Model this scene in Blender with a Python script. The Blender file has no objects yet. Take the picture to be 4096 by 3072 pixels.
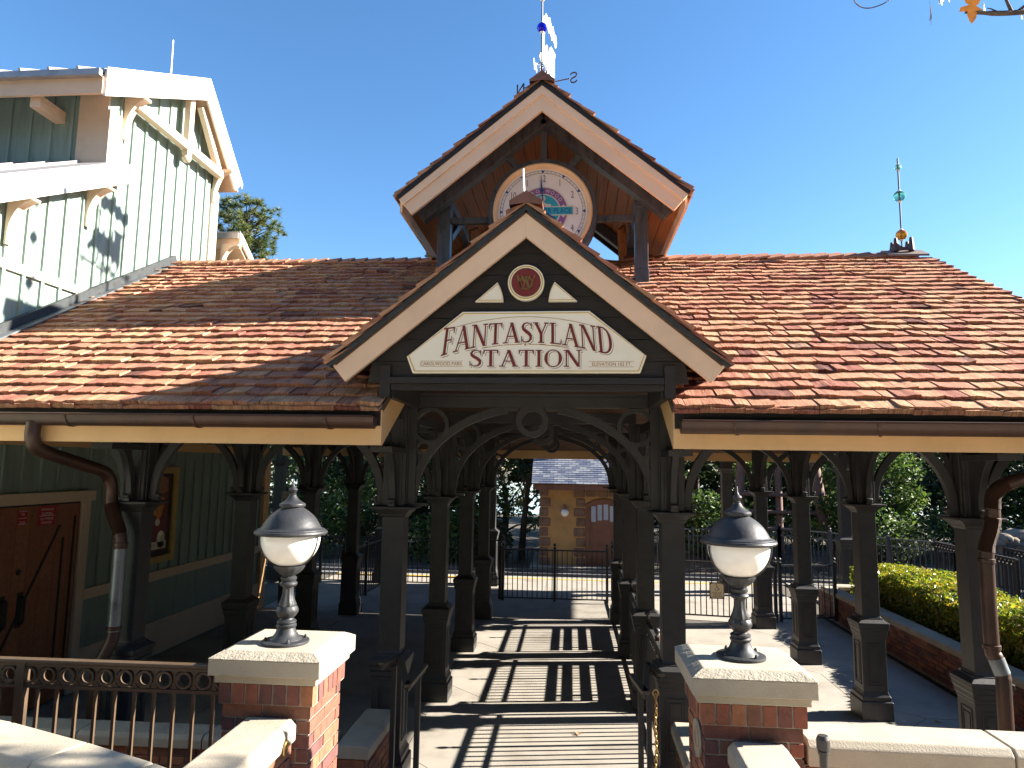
import bpy, bmesh, math, random
from math import sin, cos, pi, radians, sqrt, atan2
from mathutils import Vector, Matrix
random.seed(7)
C = bpy.context.scene.collection
SC = bpy.context.scene

# ------------------------------------------------------------------ camera
EYE = Vector((0.0, 0.0, 2.8875))
YAW, PITCH, ROLL = 0.0848, 0.1188, 0.0146
F = Vector((-sin(YAW)*cos(PITCH), cos(YAW)*cos(PITCH), sin(PITCH)))
R0 = Vector((cos(YAW), sin(YAW), 0.0))
U0 = R0.cross(F)
R1 = R0*cos(ROLL) + U0*sin(ROLL)
U1 = -R0*sin(ROLL) + U0*cos(ROLL)
cd = bpy.data.cameras.new('camera')
cam = bpy.data.objects.new('camera', cd); C.objects.link(cam)
cd.sensor_width = 36.0
cd.lens = 2775.68/4096*36.0
cd.clip_start = 0.05
cd.clip_end = 3000
m = Matrix((R1, U1, -F)).transposed().to_4x4()
m.translation = EYE
cam.matrix_world = m
SC.camera = cam

# ------------------------------------------------------------------ sky and sun
SUN = Vector((0.88, 0.144, 0.454)).normalized()
EL = math.asin(SUN.z)
AZ = atan2(SUN.x, SUN.y)
w = bpy.data.worlds.new('World'); SC.world = w
w.use_nodes = True
nt = w.node_tree
bg = nt.nodes['Background']
sky = nt.nodes.new('ShaderNodeTexSky')
sky.sky_type = 'NISHITA'
sky.sun_disc = False
sky.sun_elevation = EL
sky.sun_rotation = AZ
sky.altitude = 0
sky.air_density = 1.0
sky.dust_density = 0.15
sky.ozone_density = 3.0
hs = nt.nodes.new('ShaderNodeHueSaturation'); hs.inputs['Saturation'].default_value = 1.17
nt.links.new(sky.outputs[0], hs.inputs['Color']); nt.links.new(hs.outputs[0], bg.inputs[0])
bg.inputs[1].default_value = 0.056
ld = bpy.data.lights.new('sun', 'SUN')
sun = bpy.data.objects.new('sun', ld); C.objects.link(sun)
ld.energy = 5.0
ld.angle = radians(0.53)
ld.color = (1.0, 0.93, 0.82)
sun.rotation_euler = SUN.to_track_quat('Z', 'Y').to_euler()
sun.location = (30, 5, 20)
vs = SC.view_settings
vs.view_transform = 'Standard'
vs.look = 'None'
vs.gamma = 1.0
vs.use_curve_mapping = False
vs.exposure = 2.3
SC.cycles.max_bounces = 6
SC.cycles.diffuse_bounces = 4
SC.cycles.transparent_max_bounces = 16
SC.cycles.caustics_reflective = False
SC.cycles.caustics_refractive = False

# ------------------------------------------------------------------ materials
def _nodes(name):
    mt = bpy.data.materials.new(name); mt.use_nodes = True
    n = mt.node_tree
    return mt, n, n.nodes['Principled BSDF']

def pm(name, col, rough=0.6, var=0.12, scale=5.0, bump=0.0, bscale=40.0, metal=0.0, stretch=(1, 1, 1), dark=None, spec=0.5, fine=0.0):
    """painted or plain stuff: base colour with broad and fine variation"""
    mt, n, b = _nodes(name)
    L = n.links.new
    tc = n.nodes.new('ShaderNodeTexCoord')
    mp = n.nodes.new('ShaderNodeMapping'); mp.inputs['Scale'].default_value = stretch
    L(tc.outputs['Object'], mp.inputs[0])
    nz = n.nodes.new('ShaderNodeTexNoise'); nz.inputs['Scale'].default_value = scale; nz.inputs['Detail'].default_value = 8; nz.inputs['Roughness'].default_value = 0.62
    L(mp.outputs[0], nz.inputs['Vector'])
    cr = n.nodes.new('ShaderNodeValToRGB')
    d = dark if dark else tuple(c*(1-2.2*var) for c in col)
    li = tuple(min(1, c*(1+0.8*var)) for c in col)
    cr.color_ramp.elements[0].position = 0.28; cr.color_ramp.elements[0].color = (*d, 1)
    cr.color_ramp.elements[1].position = 0.72; cr.color_ramp.elements[1].color = (*li, 1)
    e = cr.color_ramp.elements.new(0.5); e.color = (*col, 1)
    L(nz.outputs['Fac'], cr.inputs[0])
    L(cr.outputs[0], b.inputs['Base Color'])
    b.inputs['Roughness'].default_value = rough
    b.inputs['Metallic'].default_value = metal
    b.inputs['Specular IOR Level'].default_value = spec
    if bump:
        n2 = n.nodes.new('ShaderNodeTexNoise'); n2.inputs['Scale'].default_value = bscale; n2.inputs['Detail'].default_value = 6
        L(mp.outputs[0], n2.inputs['Vector'])
        bp = n.nodes.new('ShaderNodeBump'); bp.inputs['Strength'].default_value = bump; bp.inputs['Distance'].default_value = 0.02
        L(n2.outputs['Fac'], bp.inputs['Height']); L(bp.outputs[0], b.inputs['Normal'])
    return mt

def random_mat(name, cols, rough=0.85, bump=0.35, bscale=90.0, nvar=0.3):
    """each object takes its own colour out of a list (bricks, slates)"""
    mt, n, b = _nodes(name)
    L = n.links.new
    oi = n.nodes.new('ShaderNodeObjectInfo')
    cr = n.nodes.new('ShaderNodeValToRGB'); cr.color_ramp.interpolation = 'CONSTANT'
    els = cr.color_ramp.elements
    els[0].position = 0; els[0].color = (*cols[0], 1)
    els[1].position = 1/len(cols); els[1].color = (*cols[1], 1)
    for i in range(2, len(cols)):
        e = els.new(i/len(cols)); e.color = (*cols[i], 1)
    L(oi.outputs['Random'], cr.inputs[0])
    tc = n.nodes.new('ShaderNodeTexCoord')
    nz = n.nodes.new('ShaderNodeTexNoise'); nz.inputs['Scale'].default_value = 24; nz.inputs['Detail'].default_value = 7
    nz.noise_dimensions = '4D'
    mw_ = n.nodes.new('ShaderNodeMath'); mw_.operation = 'MULTIPLY'; mw_.inputs[1].default_value = 50
    L(oi.outputs['Random'], mw_.inputs[0]); L(mw_.outputs[0], nz.inputs['W'])
    L(tc.outputs['Object'], nz.inputs['Vector'])
    mr = n.nodes.new('ShaderNodeMapRange'); mr.inputs[1].default_value = 0.3; mr.inputs[2].default_value = 0.7
    mr.inputs[3].default_value = 1-nvar; mr.inputs[4].default_value = 1+nvar*0.6
    L(nz.outputs['Fac'], mr.inputs[0])
    mx = n.nodes.new('ShaderNodeVectorMath'); mx.operation = 'SCALE'
    L(cr.outputs[0], mx.inputs[0]); L(mr.outputs[0], mx.inputs['Scale'])
    L(mx.outputs[0], b.inputs['Base Color'])
    b.inputs['Roughness'].default_value = rough
    n2 = n.nodes.new('ShaderNodeTexNoise'); n2.inputs['Scale'].default_value = bscale; n2.inputs['Detail'].default_value = 5
    L(tc.outputs['Object'], n2.inputs['Vector'])
    bp = n.nodes.new('ShaderNodeBump'); bp.inputs['Strength'].default_value = bump; bp.inputs['Distance'].default_value = 0.01
    L(n2.outputs['Fac'], bp.inputs['Height']); L(bp.outputs[0], b.inputs['Normal'])
    return mt

def shingle_mat(name):
    """split cedar: tone per shingle from a colour attribute, grain running down the slope from the UVs"""
    mt, n, b = _nodes(name)
    L = n.links.new
    at = n.nodes.new('ShaderNodeAttribute'); at.attribute_name = 'tone'
    sp = n.nodes.new('ShaderNodeSeparateColor'); L(at.outputs['Color'], sp.inputs[0])
    cr = n.nodes.new('ShaderNodeValToRGB')
    els = cr.color_ramp.elements
    pal = [(0.0, (0.15, 0.055, 0.04)), (0.14, (0.32, 0.115, 0.078)), (0.32, (0.44, 0.185, 0.115)), (0.5, (0.51, 0.25, 0.145)), (0.68, (0.55, 0.31, 0.175)), (0.84, (0.41, 0.145, 0.10)), (1.0, (0.34, 0.20, 0.135))]
    els[0].position = 0; els[0].color = (*pal[0][1], 1)
    els[1].position = 1; els[1].color = (*pal[-1][1], 1)
    for p, c in pal[1:-1]:
        e = els.new(p); e.color = (*c, 1)
    L(sp.outputs[0], cr.inputs[0])
    uv = n.nodes.new('ShaderNodeUVMap'); uv.uv_map = 'UVMap'
    mp = n.nodes.new('ShaderNodeMapping'); mp.inputs['Scale'].default_value = (75, 2.2, 1)
    L(uv.outputs[0], mp.inputs[0])
    nz = n.nodes.new('ShaderNodeTexNoise'); nz.inputs['Scale'].default_value = 1; nz.inputs['Detail'].default_value = 5; nz.inputs['Roughness'].default_value = 0.7
    L(mp.outputs[0], nz.inputs['Vector'])
    mr = n.nodes.new('ShaderNodeMapRange'); mr.inputs[1].default_value = 0.3; mr.inputs[2].default_value = 0.62; mr.inputs[3].default_value = 0.34; mr.inputs[4].default_value = 1.12
    L(nz.outputs['Fac'], mr.inputs[0])
    # broad weathering
    mp2 = n.nodes.new('ShaderNodeMapping'); mp2.inputs['Scale'].default_value = (3, 3, 1)
    L(uv.outputs[0], mp2.inputs[0])
    nb = n.nodes.new('ShaderNodeTexNoise'); nb.inputs['Scale'].default_value = 2; nb.inputs['Detail'].default_value = 6
    L(mp2.outputs[0], nb.inputs['Vector'])
    mrb = n.nodes.new('ShaderNodeMapRange'); mrb.inputs[1].default_value = 0.3; mrb.inputs[2].default_value = 0.7; mrb.inputs[3].default_value = 0.78; mrb.inputs[4].default_value = 1.12
    L(nb.outputs['Fac'], mrb.inputs[0])
    mu = n.nodes.new('ShaderNodeMath'); mu.operation = 'MULTIPLY'; L(mr.outputs[0], mu.inputs[0]); L(mrb.outputs[0], mu.inputs[1])
    mx = n.nodes.new('ShaderNodeVectorMath'); mx.operation = 'SCALE'
    L(cr.outputs[0], mx.inputs[0]); L(mu.outputs[0], mx.inputs['Scale'])
    L(mx.outputs[0], b.inputs['Base Color'])
    b.inputs['Roughness'].default_value = 0.8
    b.inputs['Specular IOR Level'].default_value = 0.25
    bp = n.nodes.new('ShaderNodeBump'); bp.inputs['Strength'].default_value = 1.0; bp.inputs['Distance'].default_value = 0.03
    L(nz.outputs['Fac'], bp.inputs['Height']); L(bp.outputs[0], b.inputs['Normal'])
    return mt

def leaf_mat(name, cols, trans=0.35, rough=0.5):
    mt, n, b = _nodes(name)
    L = n.links.new
    at = n.nodes.new('ShaderNodeAttribute'); at.attribute_name = 'tone'
    sp = n.nodes.new('ShaderNodeSeparateColor'); L(at.outputs['Color'], sp.inputs[0])
    cr = n.nodes.new('ShaderNodeValToRGB')
    els = cr.color_ramp.elements
    els[0].position = 0; els[0].color = (*cols[0], 1)
    els[1].position = 1; els[1].color = (*cols[-1], 1)
    for i in range(1, len(cols)-1):
        e = els.new(i/(len(cols)-1)); e.color = (*cols[i], 1)
    L(sp.outputs[0], cr.inputs[0])
    L(cr.outputs[0], b.inputs['Base Color'])
    b.inputs['Roughness'].default_value = rough
    tr = n.nodes.new('ShaderNodeBsdfTranslucent'); L(cr.outputs[0], tr.inputs['Color'])
    ms = n.nodes.new('ShaderNodeMixShader'); ms.inputs[0].default_value = trans
    out = n.nodes['Material Output']
    L(b.outputs[0], ms.inputs[1]); L(tr.outputs[0], ms.inputs[2]); L(ms.outputs[0], out.inputs[0])
    return mt

def glass_ball(name, col, rough=0.03, t=0.85):
    mt, n, b = _nodes(name)
    b.inputs['Base Color'].default_value = (*col, 1)
    b.inputs['Roughness'].default_value = rough
    b.inputs['Transmission Weight'].default_value = t
    b.inputs['IOR'].default_value = 1.3
    tc = n.nodes.new('ShaderNodeTexCoord')
    wv = n.nodes.new('ShaderNodeTexNoise'); wv.inputs['Scale'].default_value = 30
    n.links.new(tc.outputs['Object'], wv.inputs['Vector'])
    bp = n.nodes.new('ShaderNodeBump'); bp.inputs['Strength'].default_value = 0.6; bp.inputs['Distance'].default_value = 0.01
    n.links.new(wv.outputs['Fac'], bp.inputs['Height']); n.links.new(bp.outputs[0], b.inputs['Normal'])
    return mt

M = {}
M['cream'] = pm('cream_paint', (0.78, 0.535, 0.36), 0.55, 0.05, 2.0, 0.05, 60)
M['tan'] = pm('bounce_warmed_tan', (0.76, 0.46, 0.21), 0.55, 0.06, 2.0, 0.05, 60)  # eave boards' cream paint with warm ground bounce put into the colour
M['iron'] = pm('dark_grey_paint', (0.037, 0.0355, 0.036), 0.5, 0.14, 6, 0.10, 30, spec=0.38)
M['steel'] = pm('weathered_dark_metal', (0.075, 0.08, 0.094), 0.45, 0.3, 5, 0.1, 30, 0.2, (3, 3, 0.7))
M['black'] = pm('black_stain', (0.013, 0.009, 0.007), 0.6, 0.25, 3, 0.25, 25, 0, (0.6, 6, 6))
M['flash'] = pm('dark_patina', (0.035, 0.04, 0.042), 0.6, 0.3, 14, 0.2, 40, 0.2, dark=(0.02, 0.018, 0.018))
M['copper'] = pm('brown_copper', (0.068, 0.034, 0.023), 0.42, 0.28, 4, 0.05, 30, 0.3, (1, 1, 1), (0.04, 0.026, 0.02))
M['zinc'] = pm('bare_metal_pipe', (0.2, 0.22, 0.235), 0.42, 0.25, 6, 0.05, 30, 0.7)
M['soffit'] = pm('cedar_soffit', (0.32, 0.12, 0.035), 0.55, 0.22, 3, 0.15, 30, 0, (8, 0.6, 8))
M['shingle'] = shingle_mat('cedar_shingle')
M['cap'] = pm('cap_cedar', (0.17, 0.075, 0.05), 0.7, 0.25, 8, 0.2, 40)
M['frame_gold'] = pm('poster_frame_gold', (0.50, 0.33, 0.08), 0.5, 0.1, 6)
M['pad'] = pm('finial_pad', (0.17, 0.125, 0.10), 0.6, 0.2, 6)
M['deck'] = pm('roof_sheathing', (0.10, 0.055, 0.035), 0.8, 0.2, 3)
M['concrete'] = pm('paving_concrete', (0.265, 0.24, 0.205), 0.85, 0.14, 1.6, 0.2, 140, dark=(0.185, 0.16, 0.132))
M['terrace'] = pm('terrace_bounce_paving', (0.58, 0.52, 0.43), 0.85, 0.1, 1.6, 0.2, 140)  # unseen terrace, made paler than the paving to bounce sunlight onto the gable
M['stone'] = pm('cast_stone', (0.345, 0.298, 0.228), 0.88, 0.2, 3.0, 0.22, 140, dark=(0.27, 0.23, 0.175))
M['rough_stone'] = pm('rough_stone', (0.30, 0.265, 0.205), 0.9, 0.2, 12, 0.35, 90, dark=(0.25, 0.215, 0.165))
M['mortar'] = pm('mortar', (0.28, 0.245, 0.21), 0.95, 0.2, 20, 0.5, 150)
M['brick'] = random_mat('red_brick', [(0.22, 0.072, 0.042), (0.155, 0.054, 0.04), (0.26, 0.095, 0.05), (0.13, 0.053, 0.046), (0.195, 0.06, 0.036), (0.29, 0.115, 0.055), (0.17, 0.072, 0.044), (0.11, 0.044, 0.034)])
M['green'] = pm('green_boards', (0.235, 0.305, 0.265), 0.6, 0.10, 3, 0.1, 40, 0, (3, 3, 0.5))
M['trim'] = pm('peach_trim', (0.68, 0.52, 0.38), 0.55, 0.05, 2, 0.05, 40)
M['white'] = pm('white_paint', (0.74, 0.70, 0.64), 0.5, 0.05, 2)
M['tin'] = pm('standing_seam_tin', (0.42, 0.40, 0.40), 0.45, 0.12, 3, 0, 1, 0.5)
M['door'] = random_mat('stained_door_wood', [(0.33, 0.115, 0.045), (0.28, 0.095, 0.038), (0.37, 0.135, 0.055), (0.30, 0.10, 0.042)], 0.5, 0.2, 40, 0.25)
M['rail'] = pm('bronze_paint', (0.085, 0.056, 0.034), 0.4, 0.15, 8, 0.05, 40)
M['brass'] = pm('old_brass', (0.42, 0.26, 0.09), 0.35, 0.3, 12, 0.05, 40, 0.8)
M['bench'] = pm('bench_slat_wood', (0.24, 0.085, 0.05), 0.5, 0.2, 3, 0.1, 40, 0, (8, 1, 8))
M['sign'] = pm('sign_ivory', (0.90, 0.82, 0.66), 0.5, 0.03, 1.5)
M['gold'] = pm('sign_gold_line', (0.62, 0.40, 0.06), 0.5, 0.08, 10)
M['maroon'] = pm('sign_maroon', (0.175, 0.018, 0.014), 0.5, 0.08, 6)
M['ink'] = pm('sign_ink', (0.04, 0.025, 0.02), 0.5, 0.1, 6)
M['letter_brown'] = pm('sign_brown', (0.36, 0.17, 0.05), 0.5, 0.1, 6)
M['red'] = pm('sign_red', (0.42, 0.012, 0.02), 0.45, 0.05, 5)
M['print_white'] = pm('print_white', (0.74, 0.72, 0.68), 0.5, 0.03, 5)
M['clock_white'] = pm('clock_face_white', (0.76, 0.74, 0.75), 0.45, 0.03, 2)
M['clock_gold'] = pm('clock_bezel_gold', (0.74, 0.52, 0.32), 0.4, 0.06, 4)
M['purple'] = pm('clock_purple', (0.235, 0.095, 0.28), 0.5, 0.04, 4)
M['teal'] = pm('clock_teal', (0.03, 0.34, 0.46), 0.5, 0.05, 4)
M['navy'] = pm('clock_navy', (0.02, 0.06, 0.22), 0.5, 0.05, 4)
M['taupe'] = pm('clock_taupe', (0.19, 0.135, 0.115), 0.5, 0.05, 4)
M['clock_cream'] = pm('clock_cream', (0.66, 0.58, 0.50), 0.5, 0.03, 4)
M['lamp_iron'] = pm('lamp_cast_iron', (0.026, 0.027, 0.030), 0.5, 0.18, 10, 0.08, 50, 0.0, spec=0.4)
M['globe'] = pm('opal_glass', (0.80, 0.77, 0.72), 0.12, 0.01, 2)
M['stucco'] = pm('ochre_stucco', (0.42, 0.25, 0.10), 0.9, 0.14, 2.5, 0.3, 60, dark=(0.30, 0.18, 0.075))
M['quoin'] = pm('brown_quoin_stone', (0.19, 0.115, 0.08), 0.9, 0.2, 6, 0.5, 30)
M['slate'] = random_mat('slate', [(0.15, 0.165, 0.21), (0.11, 0.125, 0.175), (0.19, 0.205, 0.24), (0.085, 0.10, 0.15), (0.22, 0.23, 0.255), (0.13, 0.145, 0.19)], 0.6, 0.2, 20, 0.15)
M['cottage_wood'] = pm('cottage_red_wood', (0.17, 0.07, 0.045), 0.55, 0.15, 4, 0.1, 30)
M['pane'] = pm('window_pane', (0.36, 0.42, 0.52), 0.1, 0.1, 6)
M['log'] = pm('weathered_log', (0.19, 0.115, 0.095), 0.85, 0.25, 4, 0.5, 20, 0, (4, 4, 0.6))
M['bark'] = pm('tree_bark', (0.075, 0.055, 0.042), 0.9, 0.3, 6, 0.6, 12, 0, (3, 3, 0.7))
M['soil'] = pm('ground_soil', (0.075, 0.062, 0.045), 0.95, 0.3, 0.8, 0.5, 6, dark=(0.03, 0.028, 0.018))
M['gravel'] = pm('track_gravel', (0.20, 0.20, 0.21), 0.95, 0.35, 30, 1.0, 40)
M['yellow'] = pm('yellow_edge', (0.62, 0.36, 0.03), 0.8, 0.15, 8)
M['rock'] = pm('rock_wall', (0.22, 0.175, 0.13), 0.9, 0.25, 3, 0.8, 9)
M['orange'] = pm('orange_leaf', (0.75, 0.27, 0.02), 0.5, 0.35, 18, dark=(0.42, 0.07, 0.02))
M['dry'] = pm('dry_leaf', (0.30, 0.19, 0.11), 0.6, 0.3, 18)
M['vane'] = pm('vane_glint_white', (0.82, 0.80, 0.76), 0.4, 0.05, 8, 0, 1, 0.0)  # sun reflection on the vane is put into this near-white base colour
M['letter_iron'] = pm('letter_iron', (0.055, 0.035, 0.04), 0.5, 0.1, 8)
M['blue_glass'] = glass_ball('cobalt_glass', (0.01, 0.015, 0.75), 0.05, 0.55)
M['clear_glass'] = glass_ball('clear_glass', (0.88, 0.88, 0.92), 0.04, 0.85)
M['green_glass'] = glass_ball('green_glass', (0.25, 0.72, 0.55), 0.04, 0.8)
M['amber_glass'] = glass_ball('amber_glass', (0.80, 0.32, 0.03), 0.05, 0.6)
M['leaf_dark'] = leaf_mat('leaf_dark', [(0.012, 0.022, 0.008), (0.025, 0.045, 0.014), (0.04, 0.065, 0.018), (0.07, 0.095, 0.02)], 0.25)
M['leaf_mid'] = leaf_mat('leaf_mid', [(0.025, 0.055, 0.016), (0.052, 0.105, 0.022), (0.10, 0.16, 0.03), (0.16, 0.19, 0.035)], 0.35)
M['leaf_bright'] = leaf_mat('leaf_bright', [(0.022, 0.05, 0.012), (0.05, 0.10, 0.02), (0.10, 0.16, 0.026), (0.15, 0.185, 0.03)], 0.4)
M['leaf_yellow'] = leaf_mat('leaf_yellow', [(0.05, 0.07, 0.015), (0.10, 0.115, 0.02), (0.18, 0.16, 0.03), (0.12, 0.13, 0.03)], 0.4)
M['leaf_hedge'] = leaf_mat('leaf_hedge', [(0.05, 0.11, 0.014), (0.16, 0.23, 0.018), (0.34, 0.35, 0.025), (0.46, 0.29, 0.025)], 0.45, 0.3)
M['needle'] = leaf_mat('pine_needle', [(0.03, 0.055, 0.015), (0.075, 0.11, 0.025), (0.15, 0.16, 0.04)], 0.4)
# ------------------------------------------------------------------ mesh helpers
class MB:
    def __init__(s):
        s.v = []; s.f = []; s.uv = {}; s.tone = {}; s.sm = set()
    def add(s, vs_, fs, smooth=False, uv=None, tone=None):
        o = len(s.v); k0 = len(s.f)
        s.v += [tuple(p) for p in vs_]
        for i, f in enumerate(fs):
            s.f.append(tuple(o+j for j in f))
            if smooth: s.sm.add(k0+i)
            if uv is not None: s.uv[k0+i] = [uv[j] for j in f]
            if tone is not None: s.tone[k0+i] = tone
        return s
    def box(s, x0, x1, y0, y1, z0, z1):
        return s.add([(x0,y0,z0),(x1,y0,z0),(x1,y1,z0),(x0,y1,z0),(x0,y0,z1),(x1,y0,z1),(x1,y1,z1),(x0,y1,z1)],
              [(0,3,2,1),(4,5,6,7),(0,1,5,4),(1,2,6,5),(2,3,7,6),(3,0,4,7)])
    def beam(s, a, b, wd, ht, side=None):
        """rectangular bar from a to b; side = width direction"""
        a = Vector(a); b = Vector(b); d = (b-a).normalized()
        if side is None:
            side = d.cross(Vector((0,0,1)))
            if side.length < 1e-4: side = Vector((1,0,0))
        side = (Vector(side) - d*Vector(side).dot(d)).normalized()
        up = side.cross(d).normalized()
        S = side*(wd/2); T = up*(ht/2)
        return s.add([a-S-T, a+S-T, a+S+T, a-S+T, b-S-T, b+S-T, b+S+T, b-S+T],
              [(0,1,2,3),(7,6,5,4),(0,4,5,1),(1,5,6,2),(2,6,7,3),(3,7,4,0)])
    def prism(s, pts, fn, d0, d1, smooth=False):
        n = len(pts)
        vs_ = [fn(p[0], p[1], d0) for p in pts] + [fn(p[0], p[1], d1) for p in pts]
        fs = [tuple(range(n)), tuple(range(2*n-1, n-1, -1))] + [(i, i+n, (i+1) % n+n, (i+1) % n) for i in range(n)]
        return s.add(vs_, fs)
    def ring(s, outer, inner, fn, d0, d1, closed=True):
        """band between two equal-length 2D lines, given depth"""
        n = len(outer)
        vs_ = [fn(*p, d0) for p in outer]+[fn(*p, d0) for p in inner]+[fn(*p, d1) for p in outer]+[fn(*p, d1) for p in inner]
        fs = []
        for i in range(n if closed else n-1):
            j = (i+1) % n
            fs += [(i, j, n+j, n+i), (2*n+i, 3*n+i, 3*n+j, 2*n+j), (i, 2*n+i, 2*n+j, j), (n+i, n+j, 3*n+j, 3*n+i)]
        if not closed:
            fs += [(0, n, 3*n, 2*n), (n-1, 3*n-1, 4*n-1, 2*n-1)]
        return s.add(vs_, fs)
    def tube(s, path, r, n=8, caps=True, smooth=True):
        P = [Vector(p) for p in path]; k = len(P)
        rs = r if isinstance(r, (list, tuple)) else [r]*k
        up = None; vs_ = []
        for i in range(k):
            d = (P[min(i+1, k-1)]-P[max(i-1, 0)]).normalized()
            if up is None:
                up = d.cross(Vector((0.31, 0.9, 0.27)))
                if up.length < 0.05: up = d.cross(Vector((1, 0, 0)))
            up = (up - d*up.dot(d)).normalized(); q = d.cross(up)
            for j in range(n):
                a = 2*pi*j/n
                vs_.append(P[i]+(up*cos(a)+q*sin(a))*rs[i])
        fs = [(i*n+j, i*n+(j+1) % n, (i+1)*n+(j+1) % n, (i+1)*n+j) for i in range(k-1) for j in range(n)]
        s.add(vs_, fs, smooth)
        if caps:
            o = len(s.v)-k*n
            s.f.append(tuple(o+j for j in range(n-1, -1, -1))); s.f.append(tuple(o+(k-1)*n+j for j in range(n)))
        return s
    def lathe(s, prof, n=24, c=(0,0,0), flute=None, smooth=True):
        vs_ = []
        for i, (r, z) in enumerate(prof):
            for j in range(n):
                a = 2*pi*j/n
                rr = r*(1+(flute(i, a) if flute else 0))
                vs_.append((c[0]+rr*cos(a), c[1]+rr*sin(a), c[2]+z))
        k = len(prof)
        fs = [(i*n+j, i*n+(j+1) % n, (i+1)*n+(j+1) % n, (i+1)*n+j) for i in range(k-1) for j in range(n)]
        return s.add(vs_, fs, smooth)
    def sq(s, prof, cx=0, cy=0):
        """square in plan, (half, z) profile"""
        vs_ = []
        for h, z in prof:
            vs_ += [(cx-h, cy-h, z), (cx+h, cy-h, z), (cx+h, cy+h, z), (cx-h, cy+h, z)]
        k = len(prof)
        fs = [(i*4+j, i*4+(j+1) % 4, (i+1)*4+(j+1) % 4, (i+1)*4+j) for i in range(k-1) for j in range(4)]
        fs += [(3, 2, 1, 0), tuple((k-1)*4+j for j in range(4))]
        return s.add(vs_, fs)
    def ball(s, c, r, n=16, mrows=10, squash=1.0):
        prof = [(max(1e-4, r*sin(pi*i/mrows)), -r*squash*cos(pi*i/mrows)) for i in range(mrows+1)]
        return s.lathe(prof, n, c)
    def build(s, name, mat, parent=None, rel=False, kind=None, bevel=0):
        me = bpy.data.meshes.new(name)
        me.from_pydata(s.v, [], s.f)
        if s.sm:
            me.polygons.foreach_set('use_smooth', [i in s.sm for i in range(len(s.f))])
        if s.uv:
            ul = me.uv_layers.new(name='UVMap')
            fl = []
            for i, f in enumerate(s.f):
                u = s.uv.get(i)
                for j in range(len(f)):
                    fl += (u[j] if u else (0, 0))
            ul.data.foreach_set('uv', fl)
        if s.tone:
            ca = me.color_attributes.new('tone', 'FLOAT_COLOR', 'CORNER')
            fl = []
            for i, f in enumerate(s.f):
                t = s.tone.get(i, 0.5)
                fl += [t, t, t, 1.0]*len(f)
            ca.data.foreach_set('color', fl)
        me.materials.append(mat)
        o = bpy.data.objects.new(name, me)
        C.objects.link(o)
        if s.sm: me.set_sharp_from_angle(angle=radians(38))
        if bevel:
            b = o.modifiers.new('bevel', 'BEVEL'); b.width = bevel; b.segments = 2; b.limit_method = 'ANGLE'
        if parent: attach(o, parent, rel)
        if kind: o['kind'] = kind
        return o

ROOTLOC = {}
def attach(o, parent, rel=False):
    o.parent = parent
    if not rel and parent.name in ROOTLOC:
        o.matrix_parent_inverse = Matrix.Translation(-ROOTLOC[parent.name])
def tag(o, label, cat, group=None):
    o['label'] = label; o['category'] = cat
    if group: o['group'] = group
    return o
def thing(name, label, cat, loc=(0, 0, 0), group=None):
    o = bpy.data.objects.new(name, None); C.objects.link(o)
    o.location = loc; o.empty_display_size = 0.2
    ROOTLOC[o.name] = Vector(loc)
    return tag(o, label, cat, group)
def dup(o, loc=None, rotz=None, label=None, parent=None):
    def rec(a, par):
        b = a.copy(); C.objects.link(b)
        if par is not None: b.parent = par
        for ch in a.children: rec(ch, b)
        return b
    r = rec(o, parent)
    if loc is not None: r.location = loc
    if rotz is not None: r.rotation_euler = (0, 0, rotz)
    if label: r['label'] = label
    return r
def copy_piece(o, loc, parent, rot=None, scale=None, name=None):
    b = o.copy(); C.objects.link(b)
    b.location = loc
    if rot is not None: b.rotation_euler = rot
    if scale is not None: b.scale = scale
    if parent is not None: b.parent = parent; b.matrix_parent_inverse = o.matrix_parent_inverse
    return b
def circ(cx, cy, r, n=24, a0=0, a1=2*pi, closed=True, ry=None):
    ry = r if ry is None else ry
    k = n if closed else n-1
    return [(cx+r*cos(a0+(a1-a0)*i/k), cy+ry*sin(a0+(a1-a0)*i/k)) for i in range(n)]
def front(Y):           # a 2D (x, z) drawing on a wall that faces the camera; depth grows away from it
    return lambda a, b, d: (a, Y+d, b)
def text_mb(txt, size, fn, d, sx=1.0, align='CENTER', extrude=0.0, spacing=1.0):
    cu = bpy.data.curves.new('t', 'FONT')
    cu.body = txt; cu.size = size; cu.align_x = align; cu.align_y = 'BOTTOM_BASELINE'; cu.space_character = spacing
    cu.resolution_u = 3
    ob = bpy.data.objects.new('t', cu)
    me = bpy.data.meshes.new_from_object(ob)
    vs_ = [fn(p.co.x*sx, p.co.y, d) for p in me.vertices]
    fs = [tuple(p.vertices) for p in me.polygons]
    bpy.data.objects.remove(ob); bpy.data.curves.remove(cu); bpy.data.meshes.remove(me)
    return vs_, fs

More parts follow.
